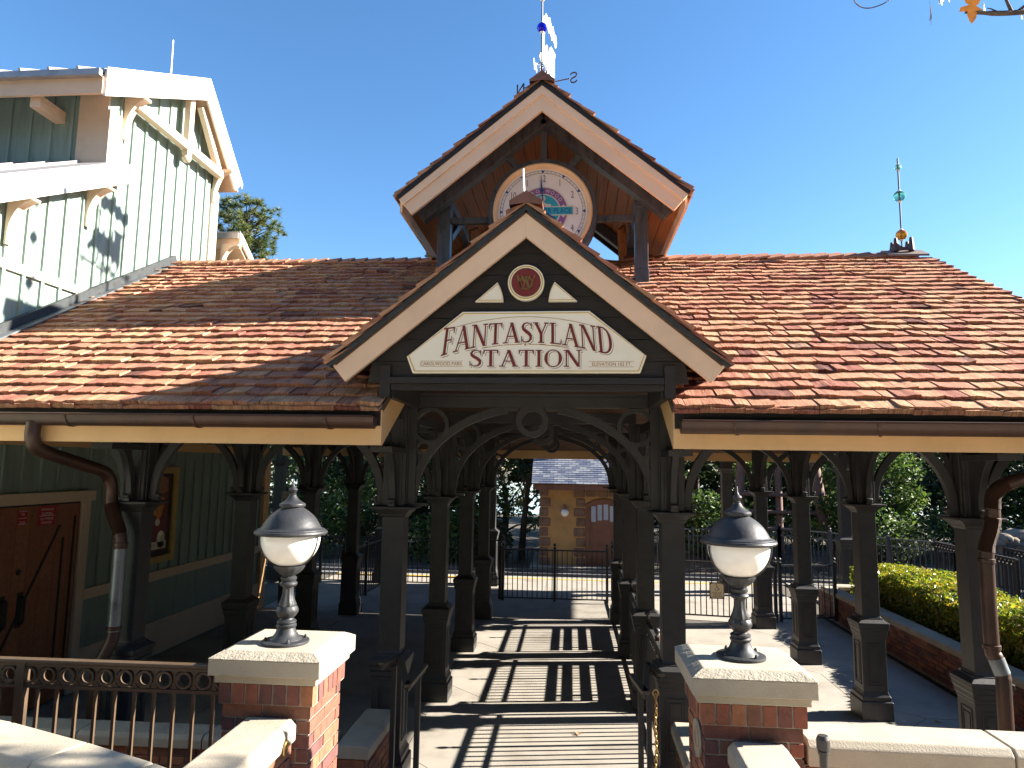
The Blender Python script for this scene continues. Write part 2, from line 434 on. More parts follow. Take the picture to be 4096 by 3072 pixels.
# ------------------------------------------------------------------ brickwork
def brick_proto(name, L, D, H):
    b = MB(); h = 0.004
    b.box(-L/2, L/2, -D/2, D/2, -H/2, H/2)
    return b
_bp = {}
def brick_piece(kind, L, H, parent, loc, axis, depth=0.06):
    """one brick; axis 'x' lies along x (faces +-y), 'y' along y (faces +-x)"""
    key = (kind, round(L, 3), round(H, 3), axis, round(depth, 3))
    if key not in _bp:
        b = MB()
        if axis == 'x': b.box(-L/2, L/2, -depth/2, depth/2, -H/2, H/2)
        else: b.box(-depth/2, depth/2, -L/2, L/2, -H/2, H/2)
        me = bpy.data.meshes.new('brick'); me.from_pydata(b.v, [], b.f); me.materials.append(M['brick'])
        _bp[key] = me
    o = bpy.data.objects.new('brick', _bp[key]); C.objects.link(o)
    o.location = loc
    j = 0.004
    o.rotation_euler = (random.uniform(-j, j)*2, random.uniform(-j, j)*2, random.uniform(-j, j)*2)
    attach(o, parent)
    return o
def brick_face(parent, axis, fixed, a0, a1, ztop, rows, sign, course=0.0667, rowlock=False, off=0.0):
    """courses of stretchers on one face. axis 'x': wall along x at y=fixed whose face looks to sign*y"""
    n = 0; J = 0.010; BL = 0.194
    for r in range(rows):
        zc = ztop-course*(r+0.5)
        st = a0 - (BL+J)*(0.5 if r % 2 else 0.0) - off
        while st < a1-0.02:
            s0 = max(st, a0); s1 = min(st+BL, a1)
            if s1-s0 > 0.035:
                pj = random.uniform(-0.0025, 0.0025)
                p = fixed - sign*(0.03-0.006) + sign*pj
                loc = ((s0+s1)/2, p, zc) if axis == 'x' else (p, (s0+s1)/2, zc)
                brick_piece('s', s1-s0, course-J, parent, loc, axis); n += 1
            st += BL+J
    return n
def coping(parent, pts_center, wdt, z, th, mat, seg=0.9, ch=0.03, sub=True, name='coping_stone'):
    """stones laid along a straight or curved line, each its own piece"""
    P = [Vector((p[0], p[1], 0)) for p in pts_center]
    # resample
    out = []
    for i in range(len(P)-1):
        L = (P[i+1]-P[i]).length; n = max(1, round(L/seg))
        for k in range(n):
            out.append((P[i].lerp(P[i+1], k/n), P[i].lerp(P[i+1], (k+1)/n)))
    for a, b in out:
        d = (b-a).normalized(); s_ = Vector((-d.y, d.x, 0))
        g = 0.004
        a2 = a+d*g; b2 = b-d*g
        hw = wdt/2
        prof = [(-hw, z-th), (-hw, z-ch), (-hw+ch, z), (hw-ch, z), (hw, z-ch), (hw, z-th)]
        mbb = MB()
        vs_ = [tuple(a2+s_*u+Vector((0, 0, h))) for u, h in prof]+[tuple(b2+s_*u+Vector((0, 0, h))) for u, h in prof]
        n = len(prof)
        fs = [tuple(range(n)), tuple(range(2*n-1, n-1, -1))]+[(i, i+n, (i+1) % n+n, (i+1) % n) for i in range(n)]
        mbb.add(vs_, fs)
        mbb.build(name, mat, parent, bevel=0.007)
# ------------------------------------------------------------------ the setting
g = MB(); g.add([(-400,-300,-0.06),(400,-300,-0.06),(400,600,-0.06),(-400,600,-0.06)], [(0,1,2,3)])
g.build('ground', M['soil'], kind='structure')
XC = -0.365
CX = [-4.28, -1.67, 0.94, 3.60]          # column lines
CY = [6.67, 9.01, 11.36, 13.70]          # column rows
fl = MB(); fl.box(-6.2, 5.02, 5.0, 18.9, -0.055, -0.03)
floor = fl.build('floor', M['mortar'], kind='structure')
def slab(poly):
    cx = sum(p[0] for p in poly)/len(poly); cy = sum(p[1] for p in poly)/len(poly)
    q = []
    for x, y in poly:
        dx, dy = x-cx, y-cy; L = sqrt(dx*dx+dy*dy); k = (L-0.006)/L
        q.append((cx+dx*k, cy+dy*k))
    b = MB(); b.prism(q, lambda a, c_, d: (a, c_, d), -0.0295, random.uniform(-0.001, 0.001))
    b.build('slab', M['concrete'], floor)
D = 0.62
xs_ = [-6.18]+CX+[5.0]; ys_ = [5.02]+CY+[16.0]
for i in range(len(xs_)-1):
    for j in range(len(ys_)-1):
        x0, x1, y0, y1 = xs_[i], xs_[i+1], ys_[j], ys_[j+1]
        c00 = i > 0 and j > 0; c10 = i < len(xs_)-2 and j > 0; c01 = i > 0 and j < len(ys_)-2; c11 = i < len(xs_)-2 and j < len(ys_)-2
        p = []
        p += [(x0+D, y0), (x0, y0+D)][::-1] if c00 else [(x0, y0)]
        p += [(x1-D, y0), (x1, y0+D)] if c10 else [(x1, y0)]
        p += [(x1, y1-D), (x1-D, y1)] if c11 else [(x1, y1)]
        p += [(x0+D, y1), (x0, y1-D)] if c01 else [(x0, y1)]
        slab(p)
for x in CX:
    for y in CY:
        slab([(x-D, y), (x, y-D), (x+D, y), (x, y+D)])
for x0 in [-6.18+1.866*k for k in range(6)]:
    slab([(x0, 16.0), (x0+1.866, 16.0), (x0+1.866, 18.5), (x0, 18.5)])
yl = MB(); yl.box(-6.18, 5.0, 18.52, 18.62, -0.029, 0.004); yl.build('painted_edge_line', M['yellow'], floor)
pe = MB(); pe.box(-6.18, 5.0, 18.63, 18.9, -0.029, 0.0); pe.build('platform_edge', M['concrete'], floor)
wk = MB(); wk.box(5.6, 16, 14.9, 20, -0.055, -0.01); wk.build('side_pavement', M['concrete'], kind='structure')
tb = MB(); tb.box(-60, 60, 18.95, 20.2, -0.055, -0.03); tb.build('track_bed', M['gravel'], kind='structure')
# upper terrace where the viewer stands, steps down to the station
ft = MB(); ft.box(-8, 8, -8, 3.30, -0.05, 1.2); ft.build('terrace_pavement', M['terrace'], kind='structure')
st_ = MB()
for k in range(7):
    st_.box(-1.16, 0.53, 3.31+0.32*k, 3.63+0.32*k-0.003, -0.04, 1.2-0.171*(k+1))
st_.build('steps', M['concrete'], kind='structure')

# ------------------------------------------------------------------ the station
ST = thing('station_pavilion', 'open station pavilion with cedar shingle roofs, clock gable and dark grey columns', 'station', (XC, 10.1, 0))
def col_proto():
    s = MB()
    s.sq([(0.112, 1.125), (0.112, 1.16), (0.103, 1.175), (0.103, 2.40), (0.109, 2.405), (0.109, 2.42)])
    for q in range(4):           # raised corner strips leave a sunk face on the shaft
        pass
    s.sq([(0.105, 2.50), (0.105, 3.45)])
    for k in (-0.06, 0.06):
        s.box(k-0.012, k+0.012, -0.117, 0.117, 2.50, 3.43); s.box(-0.1175, 0.1175, k-0.0122, k+0.0122, 2.50, 3.4305)
    o = s.build('column', M['iron'], bevel=0.006)
    p = MB()
    p.sq([(0.18, 0.0), (0.18, 0.205), (0.172, 0.217), (0.163, 0.217), (0.163, 0.262), (0.15, 0.285), (0.142, 0.31), (0.139, 0.32),
          (0.139, 0.925), (0.146, 0.93), (0.146, 0.955), (0.156, 0.965), (0.156, 1.005), (0.168, 1.02), (0.168, 1.055), (0.1765, 1.06), (0.1765, 1.105), (0.165, 1.112), (0.128, 1.14), (0.128, 1.15)])
    for k in range(4):
        R = Matrix.Rotation(k*pi/2, 3, 'Z')
        def fr(x0, x1, z0, z1):
            c = [Vector((x, -y, z)) for x in (x0, x1) for y in (0.1385, 0.147) for z in (z0, z1)]
            vs_ = [tuple(R @ v) for v in c]
            p.add(vs_, [(0,1,3,2),(4,6,7,5),(0,4,5,1),(2,3,7,6),(0,2,6,4),(1,5,7,3)])
        fr(-0.088, -0.074, 0.38, 0.87); fr(0.074, 0.088, 0.38, 0.87); fr(-0.0739, 0.0739, 0.38, 0.394); fr(-0.0739, 0.0739, 0.856, 0.87)
        fr(-0.058, -0.05, 0.42, 0.83); fr(0.05, 0.058, 0.42, 0.83); fr(-0.0499, 0.0499, 0.42, 0.428); fr(-0.0499, 0.0499, 0.822, 0.83)
    po = p.build('pedestal', M['iron'], o, rel=True, bevel=0.004)
    c_ = MB()
    c_.sq([(0.108, 2.395), (0.12, 2.41), (0.128, 2.43), (0.15, 2.45), (0.165, 2.465), (0.168, 2.472), (0.2, 2.476), (0.2, 2.497), (0.19, 2.503)])
    c_.build('capital', M['iron'], o, rel=True, bevel=0.004)
    return o
COL = col_proto()
first = True
for x in CX:
    for y in CY:
        if first:
            o = COL; first = False
        else:
            o = dup(COL)
        o.location = (x, y, 0)
        attach(o, ST)
# curved timber brackets
def bracket_mb(n=12):
    b = MB()
    low = []; up = []
    T1 = 1.2
    for i in range(n+1):
        t = T1*i/n
        low.append((0.185+1.0*(1-cos(t)), 2.56+0.80*sin(t)))
        up.append((0.118+0.93*(1-cos(t)), 2.60+0.80*sin(t)))
    low = [(0.185, 2.505)]+low; up = [(0.105, 2.505)]+up
    b.ring(up, low, lambda a, z, d: (a, d, z), -0.03, 0.03, closed=False)
    b.box(0.105, 0.215, -0.034, 0.034, 2.504, 2.535)
    b.tube([(0.205, -0.033, 2.553), (0.205, 0.033, 2.553)], 0.022, 10)
    return b
BR = None
for i, x in enumerate(CX):
    for j, y in enumerate(CY):
        for rz, ok in ((0, i in (0, 2) or i == 3), (pi, i in (0, 1, 3)), (pi/2, j < 3), (-pi/2, True)):
            if rz == 0 and i == 3 or rz == pi and i == 0: pass
            if rz == 0 and i == 1: ok = False
            if rz == pi and i == 2: ok = False
            if not ok: continue
            if BR is None:
                BR = bracket_mb().build('bracket', M['iron'], bevel=0.004); o = BR
            else:
                o = BR.copy(); C.objects.link(o)
            o.location = (x, y, 0); o.rotation_euler = (0, 0, rz); attach(o, ST)
# arch panels across the central bay
def arch_mb():
    b = MB(); fn = lambda a, z, d: (a, d, z)
    b.box(-1.20, 1.20, -0.05, 0.05, 3.455, 3.555)
    b.box(-1.20, -1.115, -0.048, 0.048, 2.505, 3.454); b.box(1.115, 1.20, -0.048, 0.048, 2.505, 3.454)
    b.box(-1.20, 1.20, -0.062, 0.062, 3.557, 3.585)
    for s_ in (-1, 1):
        n = 22
        inn = []; out = []
        for i in range(n+1):
            t = pi/2*i/n*0.86
            inn.append((s_*1.10*cos(t), 2.60+0.82*sin(t)))
            out.append((s_*1.17*cos(t), 2.60+0.895*sin(t)))
        b.ring(out, inn, fn, -0.034, 0.034, closed=False)
        # stepped ear beside the middle ring
        b.box(min(s_*0.13, s_*0.27), max(s_*0.13, s_*0.27), -0.033, 0.033, 3.425, 3.4545)
        b.ring([(s_*0.27+0.05*s_*sin(k*0.314), 3.39+0.064*cos(k*0.314)) for k in range(6)], [(s_*0.27+0.02*s_*sin(k*0.314), 3.39+0.034*cos(k*0.314)) for k in range(6)], fn, -0.0335, 0.0335, closed=False)
        b.ring(circ(s_*0.985, 3.27, 0.182, 30), circ(s_*0.985, 3.27, 0.143, 30), fn, -0.04, 0.04)
        b.ring(circ(s_*1.05, 3.06, 0.075, 20), circ(s_*1.05, 3.06, 0.052, 20), fn, -0.03, 0.03)
        b.box(min(s_*1.13, s_*1.0), max(s_*1.13, s_*1.0), -0.045, 0.045, 2.504, 2.53)
    b.ring(circ(0, 3.325, 0.155, 30), circ(0, 3.325, 0.098, 30), fn, -0.05, 0.05)
    return b
AR = arch_mb().build('arch_panel', M['iron'])
for k, y in enumerate(CY):
    o = AR if k == 0 else AR.copy()
    if k: C.objects.link(o)
    o.location = (XC, y, 0); attach(o, ST)
# tie beams along and across
for k, y in enumerate(CY):
    for xa, xb in ((-6.2, CX[0]-0.12), (CX[0]+0.12, CX[1]-0.12), (CX[2]+0.12, CX[3]-0.12), (CX[3]+0.12, 4.95)):
        b = MB(); b.box(xa, xb, y-0.06, y+0.06, 3.32, 3.44); b.build('beam', M['iron'], ST)
for x in CX:
    for a_, b_ in zip([5.62]+[y+0.12 for y in CY], [y-0.12 for y in CY]+[14.55]):
        b = MB(); b.box(x-0.055, x+0.055, max(a_, 5.95), min(b_, 14.3), 3.325, 3.43); b.build('beam', M['iron'], ST)
    b = MB(); b.box(x-0.1, x+0.1, 6.05, 6.56, 3.0, 3.05); b.build('bracket_plate', M['iron'], ST)

# --- roof surfaces
RY, RZ = 10.1, 5.95                     # ridge
EYF, EZ = 5.5, 3.365                    # eave
SL = (RZ-EZ)/(RY-EYF)
def zr(y): return EZ+SL*(y-EYF)
GZ, GS = 5.0, 0.82                      # front gable apex and slope
def valley(z, s_): return XC+s_*max(0.0, (GZ-z)/GS)
XL0, XR1 = -6.22, 5.05
RKL, RKR = -1.52, 0.80
# decks: front slopes as thick sheets, back slope, with a soffit underneath
def deck(poly, t, name, mat, parent, under=None):
    n = len(poly); P = [Vector(p) for p in poly]
    N = (P[1]-P[0]).cross(P[2]-P[0]).normalized()
    if N.z < 0: N = -N
    b = MB(); vs_ = [tuple(p) for p in P]+[tuple(p-N*t) for p in P]
    b.add(vs_, [tuple(range(n)), tuple(range(2*n-1, n-1, -1))]+[(i, i+n, (i+1) % n+n, (i+1) % n) for i in range(n)])
    return b.build(name, mat, parent)
yv = EYF+(GZ-(XC-RKL)*GS-EZ)/SL
yva = EYF+(GZ-EZ)/SL
yvR = EYF+(GZ-(RKR-XC)*GS-EZ)/SL
roofL = deck([(XL0, EYF, zr(EYF)), (RKL, EYF, zr(EYF)), (RKL, yv, zr(yv)), (XC, yva, zr(yva)), (XC, RY, RZ), (XL0, RY, RZ)], 0.06, 'wing_roof', M['deck'], ST)
roofR = deck([(RKR, EYF, zr(EYF)), (XR1, EYF, zr(EYF)), (XR1, RY, RZ), (XC, RY, RZ), (XC, yva, zr(yva)), (RKR, yvR, zr(yvR))], 0.06, 'wing_roof', M['deck'], ST)
deck([(XL0, RY, RZ-0.002), (XR1, RY, RZ-0.002), (XR1, 14.7, EZ), (XL0, 14.7, EZ)], 0.06, 'back_roof', M['deck'], ST)
# boarded ceiling under the slopes
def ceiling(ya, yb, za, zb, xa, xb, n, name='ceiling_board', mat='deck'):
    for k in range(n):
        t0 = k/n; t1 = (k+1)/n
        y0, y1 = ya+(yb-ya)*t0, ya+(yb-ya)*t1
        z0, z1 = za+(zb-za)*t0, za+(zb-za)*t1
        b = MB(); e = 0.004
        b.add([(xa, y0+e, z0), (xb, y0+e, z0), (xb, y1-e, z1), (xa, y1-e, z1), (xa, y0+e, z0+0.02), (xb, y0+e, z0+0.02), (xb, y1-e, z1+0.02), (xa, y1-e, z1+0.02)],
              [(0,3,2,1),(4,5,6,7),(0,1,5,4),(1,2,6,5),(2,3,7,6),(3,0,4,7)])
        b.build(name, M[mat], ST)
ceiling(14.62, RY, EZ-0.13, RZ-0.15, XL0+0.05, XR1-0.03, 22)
# shingles
def shingle(mb, O, U, V, N, u0, u1, v0, L, tone):
    n = max(2, min(5, int((u1-u0)/0.045)))
    th = random.uniform(0.030, 0.042); lift = random.uniform(0.016, 0.025)
    vj = random.uniform(-0.006, 0.006)
    us = [u0+(u1-u0)*i/n for i in range(n+1)]
    dv = [vj+random.uniform(-0.006, 0.006) for _ in us]
    tw = random.uniform(-0.008, 0.008)
    dt = [random.uniform(-0.006, 0.006)+tw*(2*k/n-1) for k in range(n+1)]
    T = [O+U*u+V*(v0+d)+N*(lift+th+e) for u, d, e in zip(us, dv, dt)]
    B = [O+U*u+V*(v0+d+0.004)+N*lift for u, d in zip(us, dv)]
    K = [O+U*u+V*(v0+L)+N*0.004 for u in us]
    k = n+1
    uo, vo = random.uniform(0, 50), random.uniform(0, 50)
    uv = [(uo+u-u0, vo) for u in us]+[(uo+u-u0, vo-0.03) for u in us]+[(uo+u-u0, vo+L) for u in us]
    fs = []
    for i in range(n):
        fs.append((i, i+1, 2*k+i+1, 2*k+i)); fs.append((k+i, k+i+1, i+1, i))
    fs += [(0, 2*k, k), (n, k+n, 2*k+n)]
    mb.add([tuple(p) for p in T+B+K], fs, uv=uv, tone=tone)
def shingle_slope(O, U, V, N, rng, vmax, e, name, parent, indiv=0, wmin=0.10, wmax=0.33, jitter=True):
    """rng(v) -> (u_start, u_end) of a course; the lowest courses become pieces of their own up to `indiv`"""
    O, U, V, N = Vector(O), Vector(U), Vector(V), Vector(N)
    stuff = MB(); made = 0; v = 0.0; row = 0
    while v < vmax-0.03:
        a, b_ = rng(v)
        u = a-random.uniform(0, 0.1)
        while u < b_-0.01:
            wd = random.choice((random.uniform(wmin, 0.2), random.uniform(0.16, wmax)))
            s0 = max(u, a)+0.003; s1 = min(u+wd, b_)-0.003
            if b_-(u+wd) < 0.05: s1 = b_-0.003; wd = b_-u
            if s1-s0 > 0.03:
                L = min(e*2.1, vmax-v+0.02)
                tone = min(1, max(0, random.gauss(0.47, 0.20)))
                if made < indiv:
                    one = MB(); shingle(one, O, U, V, N, s0, s1, v, L, tone); one.build('shingle', M['shingle'], parent); made += 1
                else:
                    shingle(stuff, O, U, V, N, s0, s1, v, L, tone)
            u += wd
        v += e; row += 1
        if row == 1:                  # doubled first course: a second layer shows just under it
            a, b_ = rng(0); u = a
            while u < b_-0.02:
                wd = random.uniform(0.18, 0.4); s1 = min(u+wd, b_)
                shingle(stuff, O-N*0.022, U, V, N, u+0.003, s1-0.003, -0.028, 0.25, min(1, max(0, random.gauss(0.5, 0.2)))); u += wd
    o = stuff.build(name, M['shingle'], parent, kind='stuff')
    return made
vl = sqrt((RY-EYF)**2+(RZ-EZ)**2)
Vf = Vector((0, RY-EYF, RZ-EZ)).normalized(); Nf = Vector((0, -Vf.z, Vf.y)); Ux = Vector((1, 0, 0))
EO = Vector((0, EYF-0.06, zr(EYF-0.06)))
def rngL(v):
    p = EO+Vf*v
    if p.y < yv: return (XL0, RKL)
    return (XL0, min(XC, valley(p.z, -1)))
def rngR(v):
    p = EO+Vf*v
    if p.y < yvR: return (RKR, XR1)
    return (max(XC, valley(p.z, 1)), XR1)
shingle_slope(EO, Ux, Vf, Nf, rngL, vl+0.05, 0.19, 'upper_shingles', roofL, 150)
shingle_slope(EO, Ux, Vf, Nf, rngR, vl+0.05, 0.19, 'upper_shingles', roofR, 150)
# ridge caps
capm = MB()
for s_ in (-1, 1):
    O_ = Vector((0, 0, 0)); 
    vs_ = []
    for x, z in ((0, 0.0), (0.23, 0.028)):
        vs_ += [(x, 0, 0.062+z), (x, s_*0.16, 0.062+z-0.16*SL), (x, 0, 0.035+z), (x, s_*0.16, 0.035+z-0.16*SL)]
    uvs = [(0.1+0.16*(i % 2), 0.3*(i//4)) for i in range(8)]
    uvs = [(0.3*(i % 2), 0.23*(i//4)) for i in range(8)]
    capm.add(vs_, [(0,1,5,4),(4,5,7,6),(0,2,3,1),(1,3,7,5),(2,6,7,3)], uv=uvs, tone=0.42 if s_ < 0 else 0.5)
CAP = None
xx = XL0+0.02; capmeshes = []
while xx < XR1-0.2:
    if not (-1.5 < xx < 0.75):
        if CAP is None:
            CAP = capm.build('ridge_cap', M['shingle']); o = CAP
        else:
            o = CAP.copy(); C.objects.link(o)
        o.location = (xx, RY+random.uniform(-.006, .006), RZ+random.uniform(-.004, .004)); o.rotation_euler = (0, 0, random.uniform(-.02, .02)); attach(o, roofL if xx < XC else roofR)
    xx += 0.205
# --- eave fascias, rake boards, gutters
def fascia(xa, xb):
    b = MB(); b.box(xa, xb, EYF, EYF+0.04, 3.045, 3.33); return b.build('fascia_board', M['tan'], ST)
fascia(XL0, RKL); fascia(RKR, XR1)
b = MB(); b.box(XL0, XR1, 14.66, 14.70, 3.065, 3.33); b.build('fascia_board', M['tan'], ST)
for x, yy in ((RKL-0.002, yv), (RKR-0.038+0.04, yvR)):
    x0, x1 = (x-0.04, x) if x < 0 else (x, x+0.04)
    b = MB(); b.add([(x0, EYF+0.042, 3.045), (x0, EYF+0.042, 3.345), (x0, yy+0.4, zr(yy+0.4)-0.08), (x0, yy+0.4, zr(yy+0.4)-0.36), (x1, EYF+0.042, 3.045), (x1, EYF+0.042, 3.345), (x1, yy+0.4, zr(yy+0.4)-0.08), (x1, yy+0.4, zr(yy+0.4)-0.36)],
        [(0,1,2,3),(7,6,5,4),(0,4,5,1),(1,5,6,2),(2,6,7,3),(3,7,4,0)])
    b.build('rake_board', M['tan'], ST)
b = MB()                                              # right gable end rake
for ya, za, yb, zb in ((EYF, 0, RY, 0), (14.7, 0, RY, 0)):
    b.beam((XR1+0.0, ya, EZ-0.16), (XR1+0.0, yb, RZ-0.18), 0.04, 0.24, (1, 0, 0))
b.build('rake_board', M['tan'], ST)
def gutter(xa, xb, zt):
    b = MB(); n = 9; cy = EYF-0.068
    for xk in (xa, xb): pass
    out = [(cy+0.064*cos(pi+pi*i/(n-1)), zt-0.075*sin(pi*i/(n-1))*1.3) for i in range(n)]
    inn = [(cy+0.058*cos(pi+pi*i/(n-1)), zt-0.068*sin(pi*i/(n-1))*1.3) for i in range(n)]
    b.ring(out, inn, lambda a, z, d: (d, a, z), xa, xb, closed=False)
    b.prism(out, lambda a, z, d: (d, a, z), xa-0.004 if xa > 0 else xb, xa if xa > 0 else xb+0.004)
    b.tube([(xa, EYF-0.136, zt), (xb, EYF-0.136, zt)], 0.009, 8)
    o = b.build('gutter', M['copper'], ST)
    x = (xa+0.42) if xa > 0 else (xb-0.36)
    while xa < x < xb:
        s = MB(); out = [(cy+0.072*cos(pi+pi*i/10), zt-0.083*sin(pi*i/10)*1.27) for i in range(11)]; inn = [(cy+0.066*cos(pi+pi*i/10), zt-0.077*sin(pi*i/10)*1.27) for i in range(11)]
        s.ring(out, inn, lambda a, z, d: (d+(0.03*(a-cy)/0.07), a, z), x-0.012, x+0.012, closed=False)
        s.build('gutter_strap', M['copper'], o)
        x += (1.05 if xa > 0 else -1.1)
    return o
GL = gutter(XL0, RKL-0.04, 3.27)
GR = gutter(RKR+0.05, XR1, 3.255)
# dark drip board behind the gutter
for xa, xb in ((XL0, RKL-0.01), (RKR+0.01, XR1)):
    b = MB(); b.box(xa, xb, EYF-0.006, EYF-0.001, 3.20, 3.345); b.build('drip_edge', M['black'], ST)
# downspouts
def spline(pts, n=6):
    P = [Vector(p) for p in pts]; P = [P[0]*2-P[1]]+P+[P[-1]*2-P[-2]]; out = []
    for i in range(1, len(P)-2):
        for k in range(n):
            t = k/n; a, b_, c_, d_ = P[i-1], P[i], P[i+1], P[i+2]
            out.append(0.5*((2*b_)+(c_-a)*t+(2*a-5*b_+4*c_-d_)*t*t+(3*b_-a-3*c_+d_)*t*t*t))
    out.append(P[-2]); return out
def downspout(pts, mat_low, zlow, ribs):
    sp = spline(pts, 8)
    r = []
    for i, p in enumerate(sp):
        r.append(0.058)
    b = MB(); b.tube(sp, r, 14)
    o = b.build('downspout', M['copper'], ST)
    for za, zb in ribs:                       # crimped elbows
        c_ = MB()
        for i in range(len(sp)-1):
            pa, pb = sp[i], sp[i+1]
            if za < pa.z < zb:
                for q in (0.0, 0.33, 0.66):
                    p = pa.lerp(pb, q); d = (pb-pa).normalized()
                    c_.tube([p-d*0.006, p, p+d*0.006], [0.056, 0.064, 0.056], 12, caps=False)
        c_.build('elbow_ribs', M['copper'], o)
    return o
XD, YD = -4.27, 6.42
dl = downspout([(-4.455, EYF-0.07, 3.20), (-4.452, EYF-0.07, 3.06), (-4.45, EYF+0.03, 2.97), (-4.44, 6.0, 2.86), (-4.43, 6.33, 2.78), (-4.42, 6.43, 2.66), (-4.41, 6.44, 2.48), (-4.36, 6.43, 2.36), (-4.30, 6.42, 2.24), (-4.27, 6.42, 2.12), (-4.27, 6.42, 1.9)], None, 0, [(2.2, 2.5)])
b = MB(); b.tube([(-4.27, 6.42, 2.06), (-4.27, 6.42, 1.30)], 0.0605, 14); b.build('lower_pipe', M['zinc'], dl)
b = MB(); b.tube(spline([(-4.27, 6.42, 1.32), (-4.275, 6.41, 1.22), (-4.31, 6.36, 1.08), (-4.34, 6.33, 0.95), (-4.34, 6.33, 0.3)], 6), 0.057, 14); b.build('pipe_shoe', M['copper'], dl)
for z in (2.10, 1.33): 
    b = MB(); b.lathe([(0.062, z-0.02), (0.068, z-0.016), (0.068, z+0.016), (0.062, z+0.02)], 16, (-4.27, 6.42, 0)); b.build('pipe_band', M['copper'], dl)
dr = downspout([(4.55, EYF-0.05, 3.18), (4.5, 5.6, 3.02), (4.2, 6.05, 2.93), (3.86, 6.25, 2.86), (3.69, 6.28, 2.80), (3.60, 6.30, 2.72), (3.58, 6.30, 2.62), (3.575, 6.30, 2.50), (3.55, 6.30, 2.40), (3.515, 6.30, 2.30), (3.503, 6.30, 2.20), (3.50, 6.30, 2.0), (3.50, 6.30, 1.46), (3.52, 6.295, 1.38), (3.56, 6.28, 1.24), (3.555, 6.27, 1.1), (3.55, 6.27, 0.3)], None, 0, [(2.60, 2.80), (2.24, 2.52)])
for z in (2.16, 1.46):
    b = MB(); b.lathe([(0.06, z-0.02), (0.067, z-0.016), (0.067, z+0.016), (0.06, z+0.02)], 16, (3.50, 6.30, 0)); b.build('pipe_band', M['copper'], dr)
b = MB(); b.tube([(3.523, 6.294, 1.37), (3.558, 6.281, 1.25)], 0.0612, 14); b.build('bare_elbow', M['zinc'], dr)

# --- front gable
GY = 5.42; GH = 1.56
def gable_deck(yA, yB, apex, half, slope, ov=0.0):
    out = []
    for s_ in (-1, 1):
        out.append([(XC, yA, apex), (XC+s_*half, yA, apex-half*slope), (XC+s_*half, yB, apex-half*slope), (XC, yB, apex)])
    return out
# each gable slope ends in a valley on the wing roofs behind
def wingy(z): return EYF+(z-EZ)/SL
for s_ in (-1, 1):
    ze = GZ-GH*GS
    rk = (XC-RKL) if s_ < 0 else (RKR-XC)
    zk = GZ-rk*GS
    poly = [(XC, GY, GZ), (XC+s_*GH, GY, ze), (XC+s_*GH, max(GY+0.06, wingy(ze)-0.02), ze), (XC+s_*rk, wingy(zk), zk), (XC, wingy(GZ), GZ)]
    deckg = deck(poly, 0.05, 'gable_roof', M['deck'], ST)
    U_ = Vector((0, 1, 0)); V_ = Vector((-s_, 0, GS)).normalized(); N_ = Vector((s_*GS, 0, 1)).normalized()
    O_ = Vector((XC+s_*(GH+0.03), 0, GZ-(GH+0.03)*GS))
    Lg = sqrt(1+GS*GS)*(GH+0.03)
    def rg(v, O_=O_, V_=V_):
        z = O_.z+V_.z*v
        return (GY-0.035+random.uniform(-.012, .012), max(GY+0.12, wingy(z)+0.05))
    shingle_slope(O_, U_, V_, N_, rg, Lg+0.02, 0.19, 'gable_shingles', deckg)
def vboard(y0, y1, apex, half, slope, wv, mat, name, tip=True, apexcut=0.0):
    """pair of sloping boards meeting at the apex, wv = vertical width"""
    for s_ in (-1, 1):
        tipx = wv*slope/(1+slope*slope)      # square-cut ends
        p = [(XC, apex), (XC+s_*half, apex-half*slope)]
        p += [(XC+s_*(half-tipx), apex-(half-tipx)*slope-wv), (XC, apex-wv)]
        if s_ > 0: p = p[::-1]
        b = MB(); b.prism(p, front(0), y0, y1); b.build(name, mat, ST, bevel=0.003)
vboard(5.425, 5.47, 4.955, 1.555, GS, 0.215, M['cream'], 'barge_board')
vboard(5.402, 5.46, 5.008, 1.60, GS, 0.052, M['flash'], 'barge_flashing')
# apex cap
b = MB()
for s_ in (-1, 1):
    b.add([(XC, 5.36, 5.105), (XC+s_*0.135, 5.36, 5.105-0.135*0.62), (XC+s_*0.135, 5.36, 4.985), (XC, 5.36, 5.0), (XC, 8.35, 5.105), (XC+s_*0.135, 8.35, 5.105-0.135*0.62), (XC+s_*0.135, 8.35, 4.985), (XC, 8.35, 5.0)],
          [(0,1,2,3),(7,6,5,4),(0,4,5,1),(1,5,6,2)], uv=[(0,0),(0.1,0),(0.1,0.1),(0,0.1)]*2, tone=0.3)
b.build('gable_ridge_cap', M['cap'], ST)
# dark boarded gable wall and its bottom beam
for k in range(7):
    z0 = 3.56+0.18*k; z1 = z0+0.176
    h0 = min(1.30, (4.76-z0)/GS+0.02); h1 = min(1.30, max(0.02, (4.76-z1)/GS+0.02))
    b = MB(); b.prism([(XC-h0, z0), (XC+h0, z0), (XC+h1, z1), (XC-h1, z1)], front(0), 5.56, 5.59); b.build('gable_plank', M['black'], ST)
b = MB(); b.box(XC-1.10, XC+1.10, 5.50, 5.60, 3.55, 3.60); b.box(XC-1.10, XC+1.10, 5.53, 5.62, 3.50, 3.548); b.build('gable_beam', M['black'], ST)
for x in (-1.10-0.09+XC, XC+1.10+0.005):
    b = MB(); b.box(x, x+0.085, 5.52, 5.64, 3.44, 3.70); b.build('gable_corner_block', M['black'], ST)
b = MB(); b.box(XC-1.10, XC+1.10, 5.66, 6.58, 3.60, 3.62); b.build('gable_ceiling', M['black'], ST)
